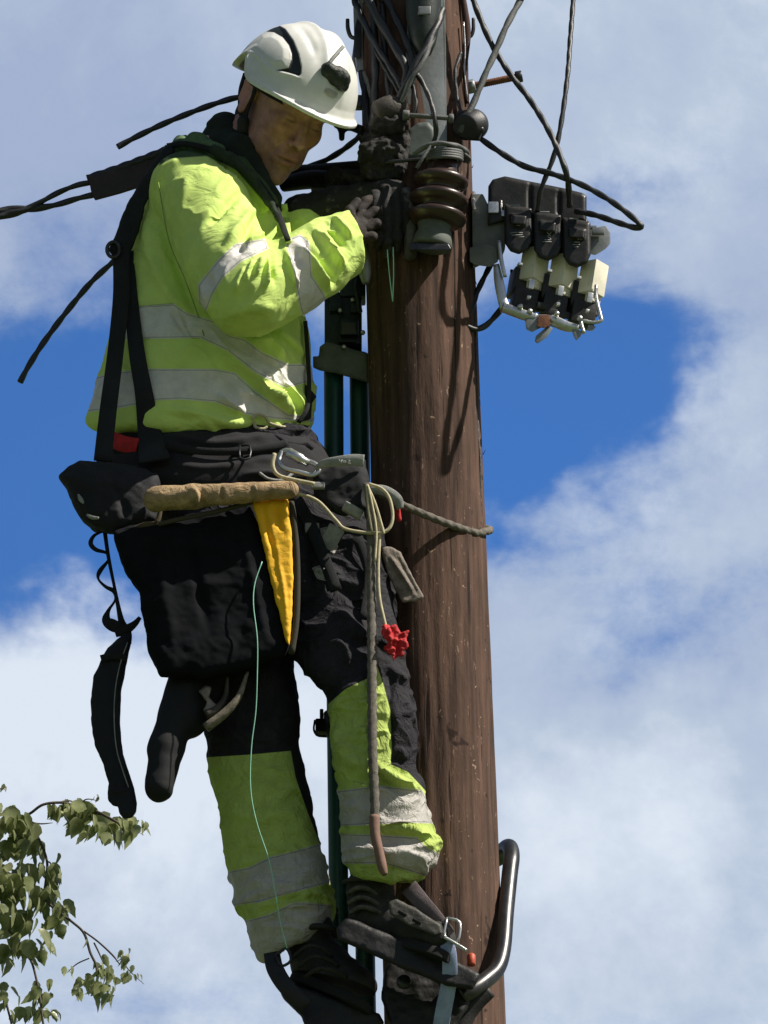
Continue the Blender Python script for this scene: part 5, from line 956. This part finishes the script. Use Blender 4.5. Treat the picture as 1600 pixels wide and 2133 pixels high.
for i in range(3):
    x = 1079 + 61 * i; y = 486 + 14 * i
    u = sdf([slab([(x - 29, y - 62), (x + 29, y - 52), (x + 30, y + 16), (x + 22, y + 34), (x + 2, y + 44), (x - 16, y + 38), (x - 28, y + 20)], -84, 36, 9), slab([(x - 16, y - 40), (x + 18, y - 36), (x + 16, y - 16), (x - 16, y - 20)], -122, 8, 3)], 2.6, 4)
    un = emit('switch_unit', u, M_fs, fs)
    emit('clip', box(P(x - 6, y - 58, -124), (20, 4, 3), bev=.8), M_galv, un)
    # cream insulator: a rotated box so one face looks at the sun
    ang = .62; A1 = FA * math.cos(ang) - FN * math.sin(ang) * 1; A2 = FA * math.sin(ang) + FN * math.cos(ang)
    emit('insulator_block', join(box(P(x + 34, y + 68, -66), (42, 42, 72), A=(A1, A2, FU_), bev=4), box(P(x + 33, y + 108, -60), (26, 26, 22), A=(A1, A2, FU_), bev=4)), M_cream, fs, autos=40)
    kn_ = emit('contact_arm', join(box(P(x + 4, y + 106, -40), (40, 56, 56), A=FAX, bev=5), box(P(x + 12, y + 142, -52), (52, 50, 40), A=FAX, bev=6)), M_fs, fs, autos=40)
    emit('contact', join(box(P(x + 28, y + 106, -104), (12, 22, 6), A=FAX, bev=2), box(P(x + 22, y + 134, -104), (8, 6, 12), A=FAX, bev=2), box(P(x + 4, y + 66, -106), (10, 6, 16), A=FAX, bev=2)), M_steel, fs, autos=40)
emit('back_housing', sdf([slab([(1052, 430), (1225, 456), (1232, 520), (1200, 552), (1062, 520)], -46, 34, 7), slab([(1062, 560), (1240, 600), (1246, 660), (1200, 668), (1070, 640)], -16, 24, 6)], 3, 0), M_fs, fs)
def glyph(strokes, x, y, s, Y, nm='marking'):
    return join(*[tube([P(x + a * s, y + b * s, Y) for a, b in st], 1.0, n=4, sub=2) for st in strokes])
G2 = [[(0, 1), (1.5, 0), (3, 1), (2.5, 2.6), (0, 4.6), (3.2, 4.6)]]; G4 = [[(2.4, 5), (2.4, 0), (0, 3.2), (3.4, 3.2)]]; G8 = [[(1.5, 2.2), (0, 1), (1.5, 0), (3, 1), (1.5, 2.2), (0, 3.6), (1.5, 5), (3, 3.6), (1.5, 2.2)]]
G1 = [[(1, 0), (1, 5)]]; G0 = [[(1.5, 0), (0, 2.5), (1.5, 5), (3, 2.5), (1.5, 0)]]; GS_ = [[(3, .6), (1.5, 0), (0, 1.2), (3, 3.6), (1.5, 5), (0, 4.2)]]
def shift(G, dx): return [[(a + dx, b) for a, b in s] for s in G]
YG = -123
emit('marking', join(glyph(G2 + shift(G4, 3.6), 1077, 459, 2.3, YG), glyph([[(0, 0), (4, -.6), (9, -.3)], [(1, 1.4), (9, 1.0)], [(6, 2.6), (10, 2.4)]], 1062, 486, 3, YG)), M_mark, fs)
emit('marking', join(glyph(G8, 1140, 475, 2.6, YG), glyph(shift(GS_, 0), 1141, 490, 2.2, YG), glyph([[(0, 0), (4, .3)], [(-1, 1.5), (5, 1.6)]], 1134, 499, 3, YG)), M_mark, fs)
emit('marking', join(glyph(G1 + shift(G0, 2.2), 1202, 488, 2.3, YG), glyph([[(0, 0), (4, .3)], [(-1, 1.8), (4, 1.9)], [(0, 3.4), (3, 3.5)]], 1196, 504, 3, YG)), M_mark, fs)
emit('mounting_bracket', join(plate([(983, 404), (1006, 404), (1016, 425), (1040, 425), (1052, 428), (1058, 440), (1052, 520), (1044, 540), (1010, 548), (985, 560), (984, 500)], -56, 62, 4), plate([(978, 516), (1010, 508), (1036, 512), (1038, 545), (1020, 556), (990, 552), (978, 545)], -60, 70, 5)), M_grey, fs, autos=40)
emit('bracket_lugs', join(box(P(1028, 434, -96), (22, 14, 26), bev=4), box(P(1051, 446, -98), (14, 12, 14), bev=4), tube([P(1044, 418, -98), P(1046, 440, -98)], 2.2, n=6, sub=2), tube([P(987, 402, -40), P(986, 420, -92), P(988, 436, -92)], 4, n=8)), M_steel, fs, autos=40)
emit('end_bracket', join(plate([(1222, 478), (1262, 470), (1271, 484), (1272, 506), (1262, 518), (1240, 532), (1226, 528)], -56, 60, 4), box(P(1246, 482, -92), (26, 12, 14), bev=3), box(P(1232, 474, -92), (22, 10, 6), bev=2)), M_galv, fs, autos=40)
emit('frame', join(ribbon([P(1040, 502, -100), P(1044, 540, -100), P(1052, 576, -100)], [10, 9, 8], 8), ribbon([P(1034, 552, -90), P(1040, 590, -90), P(1048, 630, -90), P(1054, 646, -90)], [13, 20, 20, 24], 10), ribbon([P(1048, 640, -90), P(1068, 648, -94), P(1096, 658, -94), P(1118, 664, -94)], [22, 22, 22, 20], 14),
                   ribbon([P(1116, 664, -92), P(1150, 668, -92), P(1180, 680, -92), P(1206, 684, -92)], [18, 24, 22, 16], 12), tube([P(1242, 594, -96), P(1242, 620, -96), P(1251, 658, -96), P(1252, 668, -96), P(1234, 672, -96), P(1212, 668, -96), P(1213, 682, -96), P(1217, 694, -96)], 4.2, n=8, sub=3)), M_steel, fs)
emit('lower_bar', join(box(P(1150, 650, -70), (150, 14, 10), A=FAX, bev=3), box(P(1126, 640, -80), (20, 12, 30), A=FAX, bev=3)), M_fs, fs, autos=40)
emit('earth_lug', join(plate([(1094, 664), (1122, 660), (1132, 680), (1108, 692), (1096, 686)], -96, 12, 3), plate([(1142, 678), (1152, 684), (1140, 702), (1120, 716), (1114, 712), (1116, 700)], -96, 12, 3), plate([(1190, 684), (1214, 690), (1210, 700), (1200, 710), (1194, 698)], -92, 10, 3), plate([(1226, 676), (1242, 680), (1234, 690), (1222, 688)], -92, 8, 2)), M_galv, fs, autos=40)
emit('rusty_lug', plate([(1122, 656), (1146, 656), (1148, 676), (1134, 684), (1118, 680)], -104, 10, 3), M_rust, fs, autos=40)
emit('bolt_head', join(*[lathe(P(x, y, -104), -WY, [(0, 6), (6, 6), (8, 3)], 6) for x, y in ((1084, 640), (1104, 650), (1160, 655), (1208, 664))]), M_steel, fs)
# ------------------------------------------------------------------ cables
def wire(pts, r, lb, m=M_cable, kind='cable', fn=cable, cat='cable', grp=None): return emit(kind, fn(pts, r), m, label=lb, cat=cat, group=grp)
gR = 'cables looping to the fuse switch'
wire([P(930, -800, -112), P(940, -420, -120), P(972, -60, -120), P(986, 0, -120), P(1012, 66, -118), P(1032, 106, -116), P(1064, 156, -128), P(1104, 208, -146), P(1140, 266, -176), P(1166, 322, -196), P(1182, 370, -186), P(1187, 430, -122)], 6, 'black cable from top of pole falling right, crossing in an X', grp=gR)
wire([P(1480, -900, 60), P(1260, -420, -40), P(1100, -40, -104), P(1084, 0, -106), P(1056, 52, -122), P(1032, 108, -130), P(1012, 152, -136), P(990, 206, -140), P(966, 258, -146), P(958, 276, -140)], 6.5, 'pale weathered cable crossing in an X beside the pole', M_lcable, grp=gR)
wire([P(940, -790, -60), P(1120, -620, -40), P(1190, -320, -50), P(1197, -60, -90), P(1194, 0, -96), P(1188, 80, -120), P(1182, 160, -152), P(1168, 262, -160), P(1152, 330, -150), P(1128, 392, -134), P(1120, 440, -112)], 5, 'black cable hanging straight down from the top right of the photo', grp=gR)
wire([P(1000, 288, -110), P(1040, 316, -120), P(1092, 346, -136), P(1150, 362, -160), P(1210, 384, -188), P(1262, 412, -215), P(1302, 440, -240), P(1328, 462, -252), P(1336, 472, -252), P(1322, 474, -240), P(1288, 464, -205), P(1240, 448, -160), P(1200, 440, -112)], 6, 'thick black cable looping far right in a sharp hairpin', grp=gR)
wire([P(1028, 540, -40), P(1010, 575, -44), P(996, 604, -50), P(986, 632, -60), P(975, 660, -80)], 5.5, 'short black cable from the fuse switch bracket to the pole', grp=gR)
wire([P(1052, 634, -60), P(1034, 656, -64), P(1012, 678, -70), P(990, 686, -76), P(970, 680, -84)], 6, 'black cable curving from the fuse switch frame back to the pole', grp=gR)
wire([P(985, 600, -62), P(990, 700, -62), P(994, 820, -58), P(996, 900, -60), P(1000, 960, -60), P(1002, 1090, -56)], 2.4, 'thin dark wire stapled down the right edge of the pole', kind='wire', cat='wire')
gL = 'cables running out to the left'
wire([P(500, 202, 60), P(474, 208, 60), P(420, 226, 60), P(350, 254, 60), P(290, 282, 60), P(245, 306, 60)], 6, 'short cut cable end pointing left behind the helmet', M_cable, grp=gL)
wire([P(262, 520, 100), P(235, 546, 100), P(190, 588, 100), P(140, 648, 100), P(92, 712, 100), P(60, 762, 100), P(42, 796, 100)], 6, 'cut black cable end drooping left below the harness knot', grp=gL)
wire([P(-60, 466, 120), P(0, 450, 120), P(40, 441, 120), P(72, 428, 116), P(120, 402, 112), P(160, 386, 110), P(190, 380, 110)], [8, 8, 8, 6, 5.5, 5.5, 5.5], 'upper strand of the twin cable entering the spreader on the left', grp=gL)
wire([P(-60, 452, 120), P(0, 440, 121), P(40, 436, 121), P(76, 434, 120), P(120, 426, 115), P(160, 414, 112), P(198, 405, 110)], [8, 8, 8, 7, 6, 6, 6], 'lower strand of the twin cable entering the spreader on the left', grp=gL)
wire([P(640, 348, 40), P(670, 338, 20), P(706, 318, -10), P(738, 294, -60), P(752, 280, -90)], 6, 'black cable rising behind the chin to the pole clamp', grp=None)
sp_ = empty('cable_spreader', wpt(270, 410, 110), 'flat brown and black cable spreader behind the shoulder', 'cable spreader')
emit('block', sdf([slab([(184, 368), (262, 344), (352, 308), (368, 322), (350, 350), (300, 388), (250, 404), (198, 418), (190, 400)], 110, 16, 5)], 2.6, 0), mat('brown_spreader_wood', (0.035, 0.024, 0.022), .6, var=.4, bump=.3), sp_)
emit('top_rod', rope([P(182, 373, 108), P(240, 354, 104), P(310, 328, 100), P(364, 306, 98)], 9), M_cable, sp_)
gT = 'jumper cables across the pole top'
for i, (pts, r_, lb, mm) in enumerate([
    ([P(744, -420, -112), P(752, -40, -130), P(768, 0, -140), P(800, 60, -150), P(830, 110, -158), P(848, 150, -164), P(842, 180, -166)], 9, 'thick dark jumper cable slanting down from the top left of the pole', M_cable),
    ([P(782, -420, -112), P(790, -40, -128), P(806, 0, -140), P(830, 50, -150), P(850, 96, -158), P(864, 146, -170), P(856, 176, -172)], 7, 'second dark jumper cable slanting beside the thick one', M_cable),
    ([P(922, 20, -150), P(908, 56, -172), P(890, 96, -186), P(868, 132, -190), P(850, 170, -186), P(832, 206, -176)], 8, 'glossy dark cable slanting down left across the cover plate', M_cable),
    ([P(916, 40, -160), P(900, 84, -182), P(880, 130, -198), P(856, 166, -196), P(836, 214, -180)], 5, 'pale cable beside the glossy one across the cover plate', M_lcable),
    ([P(866, 150, -182), P(884, 180, -190), P(898, 214, -196), P(906, 250, -196), P(908, 280, -180), P(900, 304, -170), P(892, 316, -150)], 5, 'cable curving down the cover plate to its foot', M_cable),
    ([P(852, 160, -176), P(862, 186, -184), P(866, 214, -188), P(864, 240, -186)], 5, 'short curved cable on the left edge of the cover plate', M_cable),
    ([P(728, -420, -112), P(736, -40, -110), P(748, 20, -118), P(778, 84, -138), P(812, 140, -152), P(838, 186, -166)], 6, 'black jumper cable starting at the left upright channel', M_cable),
    ([P(768, -420, -112), P(776, -40, -122), P(779, 60, -126), P(782, 150, -128), P(778, 240, -130), P(784, 290, -136)], 8, 'black cable running straight down the shaded side of the pole', M_cable),
    ([P(788, -420, -112), P(796, -40, -126), P(800, 80, -130), P(808, 170, -132), P(814, 232, -146)], 6.5, 'black cable running down beside the dark green cylinder', M_cable),
    ([P(960, 110, -110), P(948, 150, -118), P(952, 200, -116), P(962, 240, -124)], 4, 'short black cable down the sunlit wood by the side bracket', M_cable),
    ([P(762, 60, -116), P(784, 110, -134), P(806, 150, -146), P(832, 196, -160), P(836, 226, -164)], 4, 'thin cable hanging across the shaded side of the pole', M_cable),
    ([P(758, 150, -110), P(768, 180, -118), P(776, 214, -128), P(780, 250, -140)], 4.5, 'pale cable curving down beside the helmet', M_lcable),
    ([P(752, 150, -70), P(760, 190, -80), P(764, 236, -96), P(776, 280, -120)], 7, 'dark cable squeezed between helmet and pole', M_cable)]):
    wire(pts, r_, lb, mm, grp=gT)
emit('branch_fitting', sdf([seg(P(728, 262, -70), 9, P(712, 270, -80), 7), seg(P(712, 270, -80), 7, P(712, 288, -82), 6), seg(P(728, 262, -70), 9, P(750, 270, -84), 10), seg(P(700, 262, -80), 5, P(716, 268, -80), 7)], 2, 5), M_rubber, label='small knobbly black fitting just below the helmet brim', cat='fitting')
emit('helmet_side_fitting', box(P(744, 214, -60), (22, 26, 26), bev=4), M_dsteel, label='small dark block between the helmet and the pole', cat='fitting', autos=40)
# ================================================================== TREE
def leaf_mesh(c, d, nrm, ln, wd, curl):
    d = d / np.linalg.norm(d); s = np.cross(d, nrm); s /= np.linalg.norm(s) + 1e-9; n = np.cross(s, d); V = []; F = []
    prof = [(0, .02), (.08, .30), (.2, .46), (.34, .5), (.5, .45), (.64, .36), (.78, .23), (.9, .10), (1, .01)]
    for i, (t, q) in enumerate(prof):
        bend = -curl * t * t * ln; jag = 1 + (0.10 if i % 2 else -0.06)
        V += [c + d * t * ln + n * bend + s * q * wd * jag + n * q * wd * .35, c + d * t * ln + n * bend, c + d * t * ln + n * bend - s * q * wd * jag + n * q * wd * .35]
    for i in range(len(prof) - 1):
        for k in (0, 1): F.append((i * 3 + k, i * 3 + k + 1, i * 3 + k + 4, i * 3 + k + 3))
    return V, F
def tree():
    rs = random.Random(11); tb = wpt(-2300, 1900, 900); base = np.array([tb[0], tb[1], 0.0])
    T = empty('birch_tree', base, 'leafy tree with drooping twigs at the bottom left edge', 'tree')
    m = bpy.data.materials.new('broad_leaves'); m.use_nodes = True; t = m.node_tree; n = t.nodes; l = t.links; b = n['Principled BSDF']; b.inputs['Roughness'].default_value = .32; b.inputs['Specular IOR Level'].default_value = .8
    tc = n.new('ShaderNodeTexCoord'); nz = n.new('ShaderNodeTexNoise'); nz.inputs['Scale'].default_value = 26; nz.inputs['Detail'].default_value = 5; l.new(tc.outputs['Object'], nz.inputs[0])
    r = n.new('ShaderNodeValToRGB'); l.new(nz.outputs['Fac'], r.inputs[0]); r.color_ramp.elements[0].position = .35; r.color_ramp.elements[1].position = .68; r.color_ramp.elements[0].color = (.13, .17, .055, 1); r.color_ramp.elements[1].color = (.50, .53, .30, 1); l.new(r.outputs[0], b.inputs['Base Color'])
    tr = n.new('ShaderNodeBsdfTranslucent'); l.new(r.outputs[0], tr.inputs[0]); ms = n.new('ShaderNodeMixShader'); ms.inputs[0].default_value = .5; l.new(b.outputs[0], ms.inputs[1]); l.new(tr.outputs[0], ms.inputs[2]); l.new(ms.outputs[0], n['Material Output'].inputs[0])
    bark = mat('twig_bark', (.10, .085, .075), .85, var=.4, bump=.4)
    Yt = 540
    twigs = [([(-60, 1700), (20, 1712), (60, 1696), (90, 1676), (130, 1672), (160, 1680), (200, 1690), (235, 1708), (262, 1724)], 3.0), ([(60, 1712), (85, 1716), (110, 1714)], 1.6), ([(110, 1674), (145, 1668), (162, 1680)], 1.6), ([(160, 1680), (180, 1665), (205, 1668)], 1.4), ([(105, 1690), (140, 1684), (170, 1690), (225, 1700)], 1.8),
             ([(-40, 1690), (40, 1704), (68, 1724), (85, 1756), (98, 1794), (96, 1830), (90, 1862)], 2.8), ([(98, 1794), (106, 1800), (112, 1830)], 1.6), ([(-60, 1800), (0, 1812), (60, 1842), (110, 1890), (150, 1920), (175, 1944), (188, 1984), (200, 2010), (202, 2038)], 2.8), ([(175, 1940), (205, 1962), (235, 1990), (250, 2010)], 2.0), ([(196, 1964), (206, 1984), (216, 2008)], 1.8), ([(186, 1996), (160, 2008), (140, 2026)], 1.4), ([(250, 1990), (268, 2020), (300, 2050)], 1.2),
             ([(-60, 1880), (0, 1920), (50, 1975), (66, 2004), (76, 2040), (84, 2082), (90, 2130), (100, 2180)], 2.6), ([(-40, 1650), (-4, 1644), (14, 1640)], 1.6), ([(-80, 1960), (-20, 2020), (10, 2080), (30, 2160)], 3), ([(235, 1704), (262, 1730), (290, 1736)], 1.5), ([(240, 1706), (255, 1712), (300, 1740)], 1.0)]
    tw = [tube([P(x, y, Yt + 6 * math.sin(x * .05)) for x, y in pl], [r_] * (len(pl) - 1) + [r_ * .45], n=7) for pl, r_ in twigs]
    trunk_top = P(-2300, 700, 900)
    tk = tube([tuple(P(-2300, 9900, 900)), P(-2310, 6000, 900), P(-2280, 3500, 890), P(-2300, 1700, 900), P(-2250, 700, 890), P(-2230, -300, 880)], [190, 150, 120, 95, 60, 25], n=20)
    emit('trunk', tk, bark, T)
    limbs = []; 
    for (y0, x1, y1, Y1) in ((2300, -150, 1690, 542), (2500, -120, 1850, 542), (1500, -700, 900, 500), (1800, -3400, 900, 1000), (2600, -3500, 1900, 700), (900, -1500, 100, 1100), (2200, -2500, 1400, 2000), (1900, -1700, 1100, 100)):
        limbs.append(tube([P(-2290, y0, 895), P((-2290 + x1) / 2, (y0 + y1) / 2 - 220, (895 + Y1) / 2), P(x1, y1, Y1)], [46, 24, 6], n=10))
    for x_, y_ in ((-60, 1700), (-40, 1690), (-60, 1800)): limbs.append(tube([P(-150, 1690, 542), P(-100, y_ - 6, 542), P(x_, y_, 540)], [7, 5, 3.2], n=8))
    for x_, y_ in ((-60, 1880), (-80, 1960)): limbs.append(tube([P(-120, 1850, 542), P(-95, y_ - 14, 542), P(x_, y_, 540)], [7, 5, 3.2], n=8))
    emit('branches', join(*limbs, *tw), bark, T)
    V = []; F = []; rn_ = np.random.RandomState(8)
    def put(x, y, Y, ln, wd, ang=None, tilt=None):
        a = math.pi / 2 + rn_.uniform(-.75, .75) if ang is None else ang
        d = np.array([math.cos(a), math.sin(a), rn_.uniform(-.45, .45)]); nr = np.array([rn_.uniform(-.3, 1.7), rn_.uniform(-1.2, -.1), rn_.uniform(-1, -.1)]) if tilt is None else tilt
        v, f = leaf_mesh(np.array(P(x, y, Y)), d, nr, ln, wd, rn_.uniform(-.15, .55)); o = len(V); V.extend(v); F.extend([tuple(i + o for i in q) for q in f])
    cl = [  # x, y, spread x, spread y, count, size
        (100, 1694, 24, 8, 4, 34), (135, 1706, 18, 14, 7, 42), (165, 1702, 24, 16, 12, 44), (195, 1712, 18, 22, 10, 46), (200, 1738, 20, 14, 6, 40), (232, 1738, 18, 10, 6, 38), (262, 1722, 18, 10, 9, 44), (290, 1728, 10, 8, 4, 34), (268, 1742, 12, 6, 3, 42),
        (12, 1712, 32, 26, 14, 44), (44, 1736, 24, 20, 12, 44), (16, 1770, 30, 30, 12, 46), (54, 1766, 16, 20, 7, 46), (6, 1830, 26, 34, 16, 50), (50, 1850, 30, 34, 16, 48), (126, 1796, 5, 6, 1, 46), (84, 1812, 8, 8, 3, 34), (108, 1834, 12, 16, 6, 40), (100, 1876, 22, 22, 10, 46), (130, 1904, 16, 16, 7, 46), (20, 1900, 34, 30, 16, 50), (70, 1930, 26, 20, 9, 48), (112, 1938, 14, 8, 4, 36), (48, 1976, 24, 18, 9, 46), (8, 1970, 20, 26, 9, 46), (84, 1992, 10, 12, 4, 36), (10, 2010, 12, 10, 3, 36),
        (212, 2024, 14, 14, 9, 28), (192, 2050, 22, 14, 10, 26), (205, 2072, 14, 10, 6, 36), (258, 2008, 10, 18, 8, 26), (262, 2038, 8, 10, 5, 26), (230, 2090, 8, 12, 4, 34), (290, 2036, 8, 8, 3, 16), (142, 2022, 6, 8, 3, 22), (236, 2040, 10, 10, 4, 26), (170, 2068, 8, 8, 4, 24),
        (80, 2086, 14, 16, 8, 38), (106, 2072, 8, 14, 3, 34), (112, 2116, 16, 6, 5, 24), (76, 2120, 14, 10, 5, 36), (4, 2084, 12, 24, 7, 30), (30, 2120, 20, 8, 5, 34), (10, 1640, 8, 5, 3, 18), (205, 1664, 6, 3, 3, 14)]
    for x, y, sx, sy, n_, s in cl:
        for _ in range(max(1, int(n_ * 1.3))): put(x + rn_.normal() * sx * .72, y - s * .45 + rn_.normal() * sy * .72, Yt + rn_.uniform(-45, 45), s * rn_.uniform(.65, 1.25), s * rn_.uniform(.4, .85))
    for pl, r_ in twigs[:8]:
        for _ in range(14):
            i = rn_.randint(len(pl) - 1); t_ = rn_.rand(); x = pl[i][0] * (1 - t_) + pl[i + 1][0] * t_; y = pl[i][1] * (1 - t_) + pl[i + 1][1] * t_
            if x < 40 or y > 1900: put(x, y, Yt + rn_.uniform(-20, 20), rn_.uniform(18, 34), rn_.uniform(12, 22))
    for cx, cy, cY, R_, n_ in ((-700, 900, 500, 420, 420), (-3400, 900, 1000, 700, 500), (-3500, 1900, 700, 600, 400), (-1500, 0, 1100, 600, 500), (-2230, -500, 880, 800, 700), (-2500, 1400, 2000, 700, 500), (-1700, 1100, 100, 420, 320), (-500, 1750, 560, 300, 300), (-2300, 500, 900, 900, 700)):
        for _ in range(n_):
            u = rn_.normal(size=3); u = u / np.linalg.norm(u) * R_ * rn_.rand() ** .45
            x, y = cx + u[0], cy + u[1]
            if x > -60 and 1500 < y: continue
            if x > -80: continue
            put(x, y, cY + u[2], rn_.uniform(50, 75), rn_.uniform(38, 55))
    emit('crown', (V, F), m, T)
tree()
